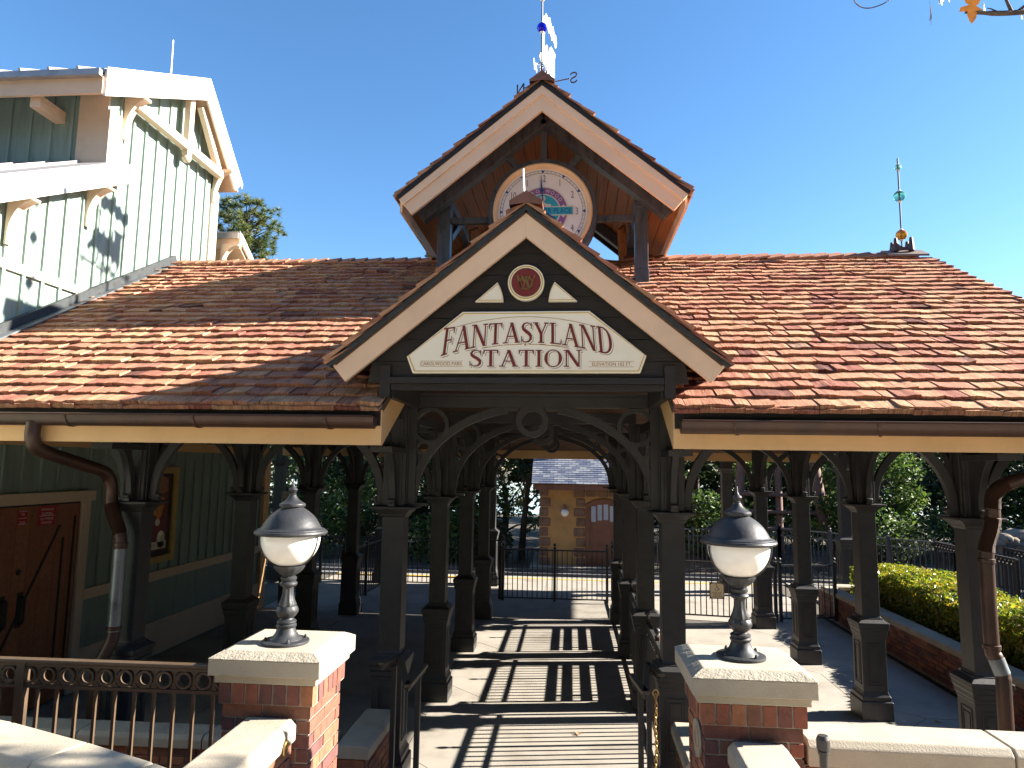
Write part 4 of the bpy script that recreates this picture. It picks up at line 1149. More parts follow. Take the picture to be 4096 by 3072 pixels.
for ch, d_, L, mt, z in (('S', ad, 0.41, M['letter_iron'], 8.43), ('N', -ad, 0.41, M['letter_iron'], 8.43), ('W', Vector((-0.31, -0.95, 0)), 0.46, M['vane'], 8.44), ('E', Vector((0.31, 0.95, 0)), 0.46, M['vane'], 8.44)):
    b = MB(); b.tube([(XC, VY, z), tuple(Vector((XC, VY, z))+d_*(L-0.06))], 0.009, 6); b.build('compass_arm', mt, WV)
    p0 = Vector((XC, VY, z-0.075))+d_*L
    side = -ad if ch in 'SN' else Vector((0.31, 0.95, 0))
    # letters are cut from flat plate and stand in the plane of their arm
    cu = [(-0.045, 0.15), (0.045, 0.0)]
    b = MB(); nrm = Vector((side.y, -side.x, 0)); t = 0.013
    def Lf(a, q, d): v = p0+side*a+nrm*d; return (v.x, v.y, v.z+q)
    def bar(x0, z0, x1, z1, wd=0.02):
        dx, dz = x1-x0, z1-z0; q = sqrt(dx*dx+dz*dz); ox, oz = -dz/q*wd/2, dx/q*wd/2
        b.prism([(x0+ox, z0+oz), (x1+ox, z1+oz), (x1-ox, z1-oz), (x0-ox, z0-oz)], Lf, -0.004-0.0005*(len(b.v) % 5), 0.004)
    if ch == 'N': bar(-0.05, 0, -0.05, 0.15); bar(-0.05, 0.15, 0.05, 0.0); bar(0.05, 0, 0.05, 0.15)
    elif ch == 'W': bar(-0.07, 0.15, -0.035, 0); bar(-0.035, 0, 0, 0.12); bar(0, 0.12, 0.035, 0); bar(0.035, 0, 0.07, 0.15)
    elif ch == 'E': bar(-0.04, 0, -0.04, 0.15); bar(-0.04, 0.01, 0.04, 0.01); bar(-0.04, 0.075, 0.03, 0.075); bar(-0.04, 0.14, 0.04, 0.14)
    else:
        P = [(0.05, 0.125), (0.03, 0.147), (0, 0.153), (-0.035, 0.14), (-0.046, 0.112), (-0.03, 0.088), (0, 0.077), (0.03, 0.066), (0.046, 0.04), (0.035, 0.012), (0, 0.0), (-0.03, 0.006), (-0.05, 0.028)]
        st = path(P, [0.02]*len(P)); b.ring(st[1], st[2], Lf, -0.004, 0.004, closed=False)
    b.build('compass_letter', mt, WV)
# ------------------------------------------------------------------ green board-and-batten building on the left
WX = -6.25
BN = thing('green_building', 'tall green board and batten building with peach trim beside the station', 'building', (WX-2.5, 8.0, 0))
def wallpoly(pts, name, mat, t=0.12, x=WX):
    b = MB(); b.prism(pts, lambda a, z, d: (x-d, a, z), 0.0, t); return b.build(name, mat, BN)
NY, FY = 8.43, 11.30                      # near and far corner of the upper block
PK = (10.30, 9.12); NE = (7.92, 7.86); FE = (11.56, 7.86)
def roof_at(y):
    return PK[1]-(PK[0]-y)*(PK[1]-NE[1])/(PK[0]-NE[0]) if y < PK[0] else PK[1]-(y-PK[0])*(PK[1]-FE[1])/(FE[0]-PK[0])
def shed(y): return 5.80+0.526*(y-6.47)
wallpoly([(3.0, -0.05), (14.0, -0.05), (14.0, 5.0), (FY, 6.4), (FY, roof_at(FY)-0.1), (PK[0], PK[1]-0.1), (NY, roof_at(NY)-0.1), (NY, shed(NY)-0.1), (3.0, shed(3.0)-0.1)], 'gable_wall', M['green'])
b = MB(); b.box(WX-6, WX-0.121, NY, NY+0.12, 5.0, 8.05); b.build('front_wall', M['green'], BN)
b = MB(); b.box(WX-6, WX-0.121, FY-0.12, FY, 3.0, 7.6); b.build('rear_wall', M['green'], BN)
b = MB(); b.box(WX-6, WX-0.121, 13.88, 14.0, 0, 4.9); b.build('rear_wall', M['green'], BN)
# battens, one strip each
bat = None
def batten(y, z0, z1, x=WX):
    if z1-z0 < 0.1: return
    b = MB(); b.box(x, x+0.028, y-0.022, y+0.022, z0, z1); b.build('batten', M['green'], BN)
y = 4.4
while y < 13.9:
    top = roof_at(y)-0.16 if NY < y < FY else (shed(y)-0.2 if y <= NY else 4.9)
    if y < 8.7: 
        batten(y, 2.51, 3.05); batten(y, 3.2, 4.975) if y < 8.25 else None
        batten(y, 5.09 if y < 8.25 else 4.2, top)
    elif 9.45 < y < 10.7:
        batten(y, 1.251, 1.36); batten(y, 2.83, 3.05); batten(y, 3.2, top)
    else:
        batten(y, 1.251, 3.05); batten(y, 3.2, top)
    y += 0.283
for k in range(12):                       # shaded face of the upper block, towards the viewer
    b = MB(); x = WX-0.52-0.30*k; b.box(x-0.022, x+0.022, NY-0.028, NY, 5.2, 8.0); b.build('batten', M['green'], BN)
def trimbox(name, x0, x1, y0, y1, z0, z1, mat=None): 
    b = MB(); b.box(x0, x1, y0, y1, z0, z1); return b.build(name, mat or M['trim'], BN, bevel=0.003)
trimbox('belt_board', WX, WX+0.04, 4.0, 8.25, 4.98, 5.085, M['white'])
trimbox('corner_board', WX+0.001, WX+0.035, NY-0.034, NY+0.26, 6.62, 7.62)
trimbox('corner_board', WX-0.42, WX, NY-0.034, NY-0.001, 5.5, 7.95)
trimbox('corner_board', WX+0.001, WX+0.035, FY-0.20, FY+0.03, 5.2, 7.62)
trimbox('frieze_board', WX, WX+0.035, 3.5, 13.98, 3.055, 3.195, M['tan'])
trimbox('sill_belt', WX+0.001, WX+0.05, 8.66, 13.98, 1.115, 1.25)
trimbox('base_board', WX+0.001, WX+0.03, 8.66, 13.98, 0.0, 0.50)
trimbox('corner_board', WX+0.001, WX+0.06, 13.8, 14.05, 0.0, 3.05, M['tan'])
# door
trimbox('door_lintel', WX, WX+0.07, 5.4, 8.71, 2.375, 2.505)
trimbox('door_jamb', WX, WX+0.055, 8.51, 8.65, 0.0, 2.373)
DR = MB().box(WX+0.001, WX+0.012, 5.5, 8.505, 0.0, 2.37).build('barn_door', M['black'], BN)
y = 5.52
while y < 8.45:
    w_ = random.choice((0.19, 0.21, 0.23)); e = min(y+w_, 8.48)
    MB().box(WX+0.0121, WX+0.028, y+0.003, e-0.003, 0.02, 2.35).build('door_plank', M['door'], DR, rel=True); y += w_
for a_, b__ in (((7.05, 0.35), (7.05, 2.05)), ((7.12, 0.3), (8.15, 2.1)), ((8.22, 0.35), (8.22, 1.95)), ((8.40, 0.3), (8.40, 2.2))):
    MB().beam((WX+0.031, a_[0], a_[1]), (WX+0.031, b__[0], b__[1]), 0.03, 0.012, side=(0, 1, 0)).build('door_brace_strip', M['black'], DR, rel=True)
for y in (7.36, 7.62):
    b = MB(); b.tube(spline([(WX+0.03, y, 1.34), (WX+0.085, y, 1.33), (WX+0.09, y, 1.2), (WX+0.085, y, 1.06), (WX+0.03, y, 1.05)], 5), 0.016, 8); b.box(WX+0.028, WX+0.034, y-0.04, y+0.04, 1.0, 1.39)
    b.build('door_handle', M['black'], DR, rel=True)
MB().tube([(WX+0.028, 7.56, 1.62), (WX+0.036, 7.56, 1.62)], 0.035, 12).build('lock_plate', M['black'], DR, rel=True)
# rake boards, soffits, brackets, roofs
RXO = -5.95
def rake(p, q, vt, vb, x0, x1, name, mat):
    """board standing on the wall-parallel plane, from p=(y,z) to q; vt/vb offsets of top and bottom"""
    b = MB(); b.prism([(p[0], p[1]+vt), (q[0], q[1]+vt), (q[0], q[1]+vb), (p[0], p[1]+vb)], lambda a, z, d: (d, a, z), x0, x1)
    return b.build(name, mat, BN, bevel=0.003)
rake(NE, PK, 0.0, -0.33, RXO-0.04, RXO, 'barge_board', M['white'])
b = MB(); b.prism([PK, FE, (FE[0]-0.165, FE[1]-0.165), (PK[0], PK[1]-0.33)], lambda a, z, d: (d, a, z), RXO-0.04, RXO); b.build('barge_board', M['white'], BN, bevel=0.003)
rake((NE[0]-0.03, NE[1]+0.0), (PK[0], PK[1]), 0.045, -0.06, RXO+0.0005, RXO+0.025, 'barge_moulding', M['white'])
rake(PK, (FE[0]+0.03, FE[1]), 0.045, -0.06, RXO+0.0005, RXO+0.025, 'barge_moulding', M['white'])
rake(NE, PK, 0.05, 0.001, RXO-6.2, RXO-0.041, 'tin_roof', M['tin'])
rake(PK, FE, 0.05, 0.001, RXO-6.2, RXO-0.041, 'tin_roof', M['tin'])
rake(NE, PK, -0.10, -0.13, WX-0.2, RXO-0.042, 'soffit_board', M['cream'])
rake(PK, FE, -0.10, -0.13, WX-0.2, RXO-0.042, 'soffit_board', M['cream'])
for k in range(5):                        # seams of the tin roof seen over the eave
    x = RXO-0.42-0.40*k
    b = MB(); b.beam((x, NE[0], NE[1]+0.065), (x, PK[0], PK[1]+0.065), 0.03, 0.05, side=(1, 0, 0)); b.build('roof_seam', M['tin'], BN)
MB().box(RXO-6, RXO-0.041, NE[0]-0.02, NE[0]+0.02, NE[1]-0.30, NE[1]-0.05).build('eave_board', M['cream'], BN)
MB().box(RXO-6, RXO-0.041, NE[0]-0.10, NE[0]-0.021, NE[1]-0.09, NE[1]-0.005).build('tin_gutter', M['tin'], BN)
for x in (-6.95, -8.4):
    MB().box(x-0.07, x+0.07, NE[0]+0.05, NY, NE[1]-0.42, NE[1]-0.26).build('rafter_end', M['cream'], BN)
# open truss under the peak
tz = 7.86
MB().box(WX+0.10, WX+0.22, 8.72, 11.1, tz-0.07, tz+0.06).build('truss_tie', M['trim'], BN, bevel=0.004)
MB().box(WX+0.11, WX+0.21, PK[0]-0.32, PK[0]-0.20, tz-0.15, PK[1]-0.36).build('king_post', M['trim'], BN, bevel=0.004)
MB().ball((WX+0.16, PK[0]-0.26, tz-0.19), 0.07, 12, 8).build('drop_ball', M['trim'], BN)
MB().beam((WX+0.16, 11.0, tz+0.05), (WX+0.16, PK[0]+0.05, PK[1]-0.42), 0.09, 0.10, side=(1, 0, 0)).build('truss_brace', M['trim'], BN)
def knee(y, ztop, drop=0.5, out=0.29, th=0.11):
    n = 9
    o_ = [(WX+0.03+out*(1-cos(pi/2*i/n)), ztop-drop+drop*0.93*sin(pi/2*i/n)) for i in range(n+1)]
    b = MB()
    pts = [(WX+0.03, ztop-drop-0.10), (WX+0.06, ztop-drop-0.10)]+[(p[0]+0.03, p[1]) for p in o_]+[(WX+0.07+out, ztop), (WX+0.03, ztop)]
    b.prism(pts, lambda a, z, d: (a, d, z), y-th/2, y+th/2)
    return b.build('knee_bracket', M['trim'], BN, bevel=0.004)
knee(8.72, roof_at(8.72)-0.36); knee(11.15, roof_at(11.15)-0.30, 0.5)
# lean-to in front
rake((3.0, shed(3.0)), (8.70, shed(8.70)), 0.0, -0.27, RXO-0.04, RXO, 'barge_board', M['white'])
rake((3.0, shed(3.0)), (8.43, shed(8.43)), 0.05, 0.001, WX-6, RXO-0.02, 'tin_roof', M['tin'])
rake((3.0, shed(3.0)), (8.43, shed(8.43)), -0.09, -0.12, WX-0.2, RXO-0.042, 'soffit_board', M['cream'])
for y in (5.75, 6.95, 8.15): knee(y, shed(y)-0.29, 0.42, 0.27)
for k in range(5):
    x = WX-0.35-0.4*k
    b = MB(); b.beam((x, 3.2, shed(3.2)+0.065), (x, 8.4, shed(8.4)+0.065), 0.03, 0.04, side=(1, 0, 0)); b.build('roof_seam', M['tin'], BN)
# rear lean-to end
rs = lambda y: 7.02-0.62*(y-11.72)
rake((11.72, 7.02), (13.2, rs(13.2)), 0.0, -0.15, RXO-0.04, RXO, 'barge_board', M['white'])
MB().box(WX-1.5, RXO, 11.66, 11.72, 6.72, 7.0).build('eave_board', M['cream'], BN)
MB().box(WX-1.5, RXO-0.02, 11.62, 11.66, 6.9, 7.0).build('tin_gutter', M['tin'], BN)
rake((11.72, 7.02), (13.2, rs(13.2)), 0.04, 0.001, WX-3, RXO-0.03, 'tin_roof', M['tin'])
rake((11.73, 6.80), (13.2, rs(13.2)-0.22), 0.0, -0.02, WX-3, RXO-0.042, 'soffit_board', M['cream'])
knee(11.55, 6.75, 0.42)
# sloping flashing where the station roof meets the wall
b = MB(); b.beam((WX+0.06, EYF-0.03, zr(EYF)+0.10), (WX+0.06, RY, RZ+0.09), 0.055, 0.13, side=(1, 0, 0)); b.build('wall_flashing', M['flash'], BN)
b = MB(); b.beam((WX+0.12, EYF-0.03, zr(EYF)+0.055), (WX+0.12, RY, RZ+0.045), 0.16, 0.02, side=(1, 0, 0)); b.build('wall_flashing', M['zinc'], BN)

# ------------------------------------------------------------------ poster and small signs
side = lambda x: (lambda a, z, d: (x+d, a, z))
PO = thing('framed_poster', 'gold framed circus poster on the green wall behind the front columns', 'poster', (WX+0.03, 10.07, 1.38))
y0, y1, z0, z1 = 9.54, 10.62, 1.378, 2.81
for nm, a in (('frame_rail', (y0, y1, z0, z0+0.10)), ('frame_rail', (y0, y1, z1-0.10, z1)), ('frame_stile', (y0, y0+0.10, z0+0.101, z1-0.101)), ('frame_stile', (y1-0.10, y1, z0+0.101, z1-0.101))):
    MB().box(WX+0.03, WX+0.085, *a).build(nm, M['frame_gold'], PO, bevel=0.01)
MB().box(WX+0.03, WX+0.04, y0+0.1, y1-0.1, z0+0.1, z1-0.1).build('poster_border', M['black'], PO)
MB().box(WX+0.0405, WX+0.043, y0+0.2, y1-0.2, z0+0.18, z1-0.15).build('poster_field', M['maroon'], PO)
P1 = side(WX+0.044)
MB().prism([(10.05, 2.62), (10.12, 2.67), (10.30, 2.66), (10.38, 2.62), (10.39, 2.44), (10.25, 2.40), (10.08, 2.42)], P1, 0, 0.001).build('printed_shape', M['letter_brown'], PO)
MB().prism([(9.95, 2.12), (10.08, 2.26), (10.22, 2.36), (10.31, 2.34), (10.32, 2.22), (10.26, 2.08), (10.18, 2.0), (10.12, 2.08), (10.02, 2.08)], P1, 0, 0.001).build('printed_shape', M['orange'], PO)
MB().prism(circ(10.17, 1.98, 0.06, 14), P1, 0, 0.001).build('printed_shape', M['sign'], PO)
MB().prism(circ(10.28, 1.72, 0.10, 22, ry=0.13), P1, 0, 0.001).build('printed_shape', M['sign'], PO)
b = MB(); b.box(WX+0.0441, WX+0.045, y0+0.2, y1-0.2, z0+0.20, z0+0.31); b.build('title_strip', M['sign'], PO)
vs_, fs = text_mb('STORYBOOK CIRCUS', 0.088, lambda a, c_, d: (WX+0.0458, 10.08+a, z0+0.225+c_), 0, 0.72); MB().add(vs_, fs).build('title_lettering', M['ink'], PO)
def wallsign(name, label, yc, z0, z1, wd, lines, size):
    o = MB().box(WX+0.029, WX+0.033, yc-wd/2, yc+wd/2, z0, z1).build(name, M['red'])
    tag(o, label, 'sign')
    b = MB()
    for k, (t, zz) in enumerate(lines):
        vs_, fs = text_mb(t, size, lambda a, c_, d: (WX+0.0345, yc+a, zz+c_), 0, 0.8); b.add(vs_, fs)
    b.box(WX+0.0331, WX+0.0342, yc-wd*0.44, yc+wd*0.44, (z0+z1)/2-0.003, (z0+z1)/2+0.003)
    b.build('lettering', M['print_white'], o, rel=True)
    return o
wallsign('warning_sign', 'red warning sign reading MECHANICAL EQUIPMENT on the brown door', 7.92, 2.12, 2.34, 0.27, (('MECHANICAL', 2.29), ('EQUIPMENT', 2.24), ('NO STORAGE', 2.18), ('PERMITTED', 2.133)), 0.042)
o = wallsign('fire_sign', 'smaller red and white FIRE sign on the brown door', 7.545, 2.14, 2.31, 0.13, (('FIRE', 2.255), ('DOOR', 2.165)), 0.036)
b = MB()
for zz in (2.295, 2.15):
    for k in range(5): b.prism([(7.49+0.024*k, zz), (7.50+0.024*k, zz), (7.508+0.024*k, zz+0.012), (7.498+0.024*k, zz+0.012)], side(WX+0.0335), 0, 0.001)
b.build('stripes', M['print_white'], o, rel=True)
# ------------------------------------------------------------------ lamps on the piers
LP = thing('pier_lamp', 'dark iron globe lamp on the left brick pier', 'lamp', (0, 0, 0), 'globe lamps on the brick piers')
def fl8(k, amp): return lambda i, a: amp*abs(sin(k*a/2)) if True else 0
b = MB(); b.lathe([(0.001, 0), (0.119, 0), (0.121, 0.006), (0.119, 0.013), (0.112, 0.016), (0.085, 0.018), (0.08, 0.024), (0.066, 0.034), (0.054, 0.05), (0.047, 0.07), (0.045, 0.078)], 36)
for k in range(4):
    a = k*pi/2+0.5; b.lathe([(0.009, 0.012), (0.009, 0.024), (0.005, 0.033), (0.001, 0.035)], 8, (0.1*cos(a), 0.1*sin(a), 0))
b.build('lamp_base', M['lamp_iron'], LP)
b = MB(); b.lathe([(0.0450, 0.0760), (0.0510, 0.0826), (0.0520, 0.0911), (0.0450, 0.0977), (0.0500, 0.1043), (0.0490, 0.1110), (0.0360, 0.1185), (0.0330, 0.1270)], 28)
b.lathe([(0.0330, 0.1251), (0.0460, 0.1384), (0.0550, 0.1554), (0.0560, 0.1667), (0.0500, 0.1799), (0.0470, 0.1856)], 40, flute=lambda i, a: 0.05*abs(sin(5*a+i*0.35)))
b.lathe([(0.0470, 0.1837), (0.0480, 0.1932), (0.0370, 0.2168), (0.0300, 0.2452), (0.0285, 0.2735), (0.0300, 0.2848)], 48, flute=lambda i, a: -0.10*abs(cos(5*a)))
b.lathe([(0.0300, 0.2830), (0.0420, 0.2896), (0.0460, 0.2990), (0.0420, 0.3066), (0.0340, 0.3113), (0.0410, 0.3208), (0.0410, 0.3311), (0.0320, 0.3368), (0.0340, 0.3444)], 28)
b.lathe([(0.0340, 0.3425), (0.0500, 0.3519), (0.0660, 0.3680), (0.0760, 0.3841), (0.0770, 0.3916), (0.0600, 0.3935)], 48, flute=lambda i, a: 0.05*abs(sin(6*a)))
b.build('lamp_stem', M['lamp_iron'], LP)
b = MB(); b.lathe([(0.152*sin(t), 0.534-0.152*cos(t)) for t in [0.40+0.105*k for k in range(17)]], 40); b.build('lamp_globe', M['globe'], LP)
for a in (radians(192), radians(348), radians(90)):
    pts = [((0.16*sin(t))*cos(a), (0.16*sin(t))*sin(a), 0.537-0.161*cos(t)) for t in [0.52+0.1*j for j in range(12)]]
    MB().tube(pts, 0.0045, 6).build('cage_rib', M['lamp_iron'], LP)
b = MB(); b.lathe([(0.13, 0.5614), (0.175, 0.5506), (0.184, 0.5538), (0.188, 0.5624), (0.184, 0.5710), (0.174, 0.5753), (0.173, 0.5796), (0.162, 0.5828), (0.154, 0.5871), (0.149, 0.5947), (0.144, 0.6043), (0.136, 0.6183), (0.124, 0.6366), (0.107, 0.6549), (0.086, 0.6721), (0.066, 0.6850), (0.058, 0.6903), (0.0575, 0.6946), (0.066, 0.6968), (0.0685, 0.7043), (0.066, 0.7118), (0.057, 0.7172), (0.044, 0.7248), (0.030, 0.7366), (0.021, 0.7495), (0.017, 0.7570)], 44)
b.build('lamp_hood', M['lamp_iron'], LP)
b = MB(); b.lathe([(0.017, 0.756), (0.019, 0.761), (0.012, 0.766), (0.021, 0.778), (0.024, 0.785), (0.019, 0.793), (0.011, 0.798), (0.008, 0.806), (0.0045, 0.812), (0.003, 0.838), (0.0006, 0.842)], 20); b.build('lamp_finial', M['lamp_iron'], LP)

# ------------------------------------------------------------------ brick piers
PZ = 1.965
PLX, PRX, PY = -1.48, 0.85, 3.68
def pier(cx, label):
    P = thing('brick_pier', label, 'pier', (cx, PY, 0), 'brick piers at the steps')
    Tm = Vector((cx, PY, 0))
    hc = 0.282
    MB().sq([(hc, PZ-0.112), (hc, PZ-0.032), (hc-0.055, PZ-0.003), (hc-0.06, PZ)], cx, PY).build('cap_stone', M['stone'], P, bevel=0.008)
    # hammered chamfer bands
    b = MB()
    for k in range(4):
        R = Matrix.Rotation(k*pi/2, 3, 'Z')
        n = 26
        vs_ = []
        for j in range(3):
            for i in range(n+1):
                t = -1+2*i/n; h = hc-0.055*j/2+0.001
                v = Vector((t*h, -h, PZ-0.0318+0.029*j/2+0.0012+random.uniform(0, 0.0015)*(j == 1)))
                if 0 < i < n and j < 2: v += Vector((0, -random.uniform(0, 0.002), random.uniform(-0.001, 0.001)))
                v = R @ v; vs_.append((v.x+cx, v.y+PY, v.z))
        b.add(vs_, [(j*(n+1)+i, j*(n+1)+i+1, (j+1)*(n+1)+i+1, (j+1)*(n+1)+i) for j in range(2) for i in range(n)])
    b.build('hammered_edge', M['rough_stone'], P)
    MB().sq([(0.258, PZ-0.150), (0.258, PZ-0.1125)], cx, PY).build('cap_band', M['stone'], P, bevel=0.006)
    ztop = PZ-0.152
    hs = 0.243; hb = 0.222
    MB().sq([(hs-0.006, ztop-0.100), (hs-0.006, ztop)], cx, PY).build('mortar_core', M['mortar'], P)
    MB().sq([(hb-0.006, -0.05), (hb-0.006, ztop-0.1005)], cx, PY).build('mortar_core', M['mortar'], P)
    n = 7; step = 2*hs/n
    for k in range(n):
        u = -hs+step*(k+0.5)
        for sgn in (-1, 1):
            brick_piece('r', step-0.01, 0.092, P, (cx+u, PY+sgn*(hs-0.03), ztop-0.049), 'x', 0.06+0.0006*(k % 3))
            if 0 < k < n-1: brick_piece('r', step-0.01, 0.0918, P, (cx+sgn*(hs-0.0302), PY+u, ztop-0.049), 'y', 0.06)
            elif k in (0, n-1): pass
    rows = 11; c0 = 0.0667; zt = ztop-0.101
    for r in range(rows):
        zc = zt-c0*(r+0.5)
        if r % 2 == 0:
            fx = [(-hb, -hb+0.194), (-hb+0.204, -hb+0.24), (hb-0.194, hb)]; fx = [(-hb, -0.025), (-0.015, hb)]
            fy = [(-hb+0.07, -0.06), (-0.05, hb-0.07)]
        else:
            fx = [(-hb+0.0705, -0.055), (-0.045, hb-0.0705)]; fy = [(-hb, -0.02), (-0.01, hb)]
        if r % 2 == 1: fx = [(-hb+0.0705, -0.09), (-0.08, 0.07), (0.08, hb-0.0705)]
        for s0, s1 in fx:
            for sgn in (-1, 1): brick_piece('s', s1-s0, c0-0.01, P, (cx+(s0+s1)/2, PY+sgn*(hb-0.03+random.uniform(-.002, .002)), zc), 'x')
        for s0, s1 in fy:
            for sgn in (-1, 1): brick_piece('s', s1-s0, c0-0.01, P, (cx+sgn*(hb-0.03+random.uniform(-.002, .002)), PY+(s0+s1)/2, zc), 'y')
    return P
PL = pier(PLX, 'left brick pier with cast stone cap that carries a lamp')
PR = pier(PRX, 'right brick pier with cast stone cap and a round plaque')
LP.location = (PLX+0.01, PY-0.05, PZ)
LP2 = dup(LP, (PRX+0.0, PY-0.01, PZ), 0.06, 'dark iron globe lamp on the right brick pier')
# round plaque on the walkway side of the right pier
o = MB(); o.lathe([(0.001, 0), (0.085, 0), (0.088, 0.006), (0.085, 0.014), (0.08, 0.014), (0.076, 0.010), (0.001, 0.010)], 32)
o = o.build('round_plaque', M['stone']); o.rotation_euler = (0, -pi/2, 0); o.location = (PRX-0.224, PY-0.08, 1.60)
tag(o, 'round pale plaque on the walkway face of the right pier', 'plaque')
MB().ring(circ(0, 0, 0.05, 20), circ(0, 0, 0.042, 20), lambda a, z, d: (a, z, 0.0102+d), 0, 0.003).build('raised_ring', M['brass'], o, rel=True)

# ------------------------------------------------------------------ low walls
def wall(name, label, cat='wall', group=None, loc=(0, 0, 0)): return thing(name, label, cat, loc, group)
ZC = 1.66
W1 = wall('brick_wall', 'brick wall with stone coping running right from the right pier', loc=(3, 3.6, 0))
coping(W1, [(PRX+0.24, 3.60), (5.6, 3.56)], 0.285, ZC, 0.115, M['stone'], 0.92, 0.03)
MB().box(PRX+0.23, 5.6, 3.487, 3.69, -0.05, ZC-0.116).build('mortar_core', M['mortar'], W1)
brick_face(W1, 'x', 3.481, PRX+0.24, 3.2, ZC-0.118, 6, -1)
W2 = wall('brick_wall', 'brick wall with stone coping leading from the left pier towards the viewer', loc=(-1.45, 2.8, 0))
coping(W2, [(-1.45, 3.44), (-1.45, 2.45)], 0.27, ZC, 0.10, M['stone'], 1.1, 0.028)
MB().box(-1.55, -1.35, 2.0, 3.44, -0.05, ZC-0.101).build('mortar_core', M['mortar'], W2)
brick_face(W2, 'y', -1.344, 2.45, 3.44, ZC-0.103, 5, 1)
W3 = wall('brick_wall', 'brick wall with stone coping leading from the right pier towards the viewer', loc=(0.86, 2.8, 0))
coping(W3, [(0.86, 3.44), (0.84, 2.45)], 0.27, ZC-0.01, 0.10, M['stone'], 1.1, 0.028)
MB().box(0.76, 0.95, 2.0, 3.44, -0.05, ZC-0.112).build('mortar_core', M['mortar'], W3)
brick_face(W3, 'y', 0.755, 2.45, 3.44, ZC-0.114, 5, -1)
brick_face(W3, 'y', 0.955, 2.45, 3.44, ZC-0.114, 5, 1)
W4 = wall('curved_wall', 'curved brick wall with pale stone coping, low at the left edge', loc=(-2.6, 3.1, 0))
cl = [(-4.6, 3.33), (-3.9, 3.36), (-3.2, 3.27), (-2.65, 3.12), (-2.15, 2.94), (-1.75, 2.78), (-1.585, 2.70)]
coping(W4, cl, 0.29, ZC, 0.10, M['stone'], 0.62, 0.03)
b = MB(); b.ring([(x+0.03, y+0.09) for x, y in cl], [(x-0.03, y-0.09) for x, y in cl], lambda a, c_, d: (a, c_, d), -0.05, ZC-0.101, closed=False); b.build('mortar_core', M['brick'], W4)
IZ = 0.70
W5 = wall('brick_wall', 'low brick wall with stone coping left of the walkway, before the columns', loc=(-1.7, 6.1, 0))
coping(W5, [(-1.70, 6.46), (-1.70, 5.6)], 0.29, IZ, 0.10, M['stone'], 1.0, 0.03)
MB().box(-1.80, -1.60, 5.63, 6.45, -0.05, IZ-0.101).build('mortar_core', M['mortar'], W5)
brick_face(W5, 'y', -1.594, 5.63, 6.45, IZ-0.103, 8, 1)
brick_face(W5, 'x', 5.624, -1.80, -1.60, IZ-0.103, 8, -1)
W6 = wall('brick_wall', 'low brick wall with stone coping right of the walkway, before the columns', loc=(1.03, 6.1, 0))
coping(W6, [(1.03, 6.46), (1.02, 5.6)], 0.29, IZ, 0.10, M['stone'], 1.0, 0.03)
MB().box(0.94, 1.12, 5.63, 6.45, -0.05, IZ-0.101).build('mortar_core', M['mortar'], W6)
brick_face(W6, 'y', 0.934, 5.63, 6.45, IZ-0.103, 8, -1)
brick_face(W6, 'x', 5.624, 0.94, 1.12, IZ-0.103, 8, -1)
W7 = wall('brick_wall', 'shaded brick wall with stone coping behind the ring railing at left', loc=(-4, 5.75, 0))
coping(W7, [(-6.1, 5.72), (-1.87, 5.78)], 0.29, IZ+0.01, 0.10, M['stone'], 0.95, 0.03)
MB().box(-6.1, -1.87, 5.66, 5.84, -0.05, IZ-0.091).build('mortar_core', M['mortar'], W7)
brick_face(W7, 'x', 5.654, -4.6, -1.87, IZ-0.093, 7, -1)
W8 = wall('planter_wall', 'long brick planter wall with stone coping beside the hedge', loc=(5.3, 10, 0))
PX = 5.27
coping(W8, [(PX, 5.2), (PX, 15.1)], 0.30, 0.56, 0.09, M['stone'], 0.62, 0.025)
MB().box(PX-0.10, PX+0.10, 5.2, 15.1, -0.05, 0.469).build('mortar_core', M['mortar'], W8)
nb = brick_face(W8, 'y', PX-0.106, 6.6, 15.1, 0.467, 7, -1)
coping(W8, [(PX+0.15, 15.25), (7.2, 15.25)], 0.30, 0.56, 0.09, M['stone'], 0.8, 0.025)
MB().box(PX-0.1, 7.2, 15.15, 15.35, -0.05, 0.469).build('mortar_core', M['brick'], W8)
sl_ = MB(); sl_.box(PX+0.11, 7.3, 5.2, 15.14, -0.05, 0.40); sl_.build('planter_soil', M['soil'], W8)

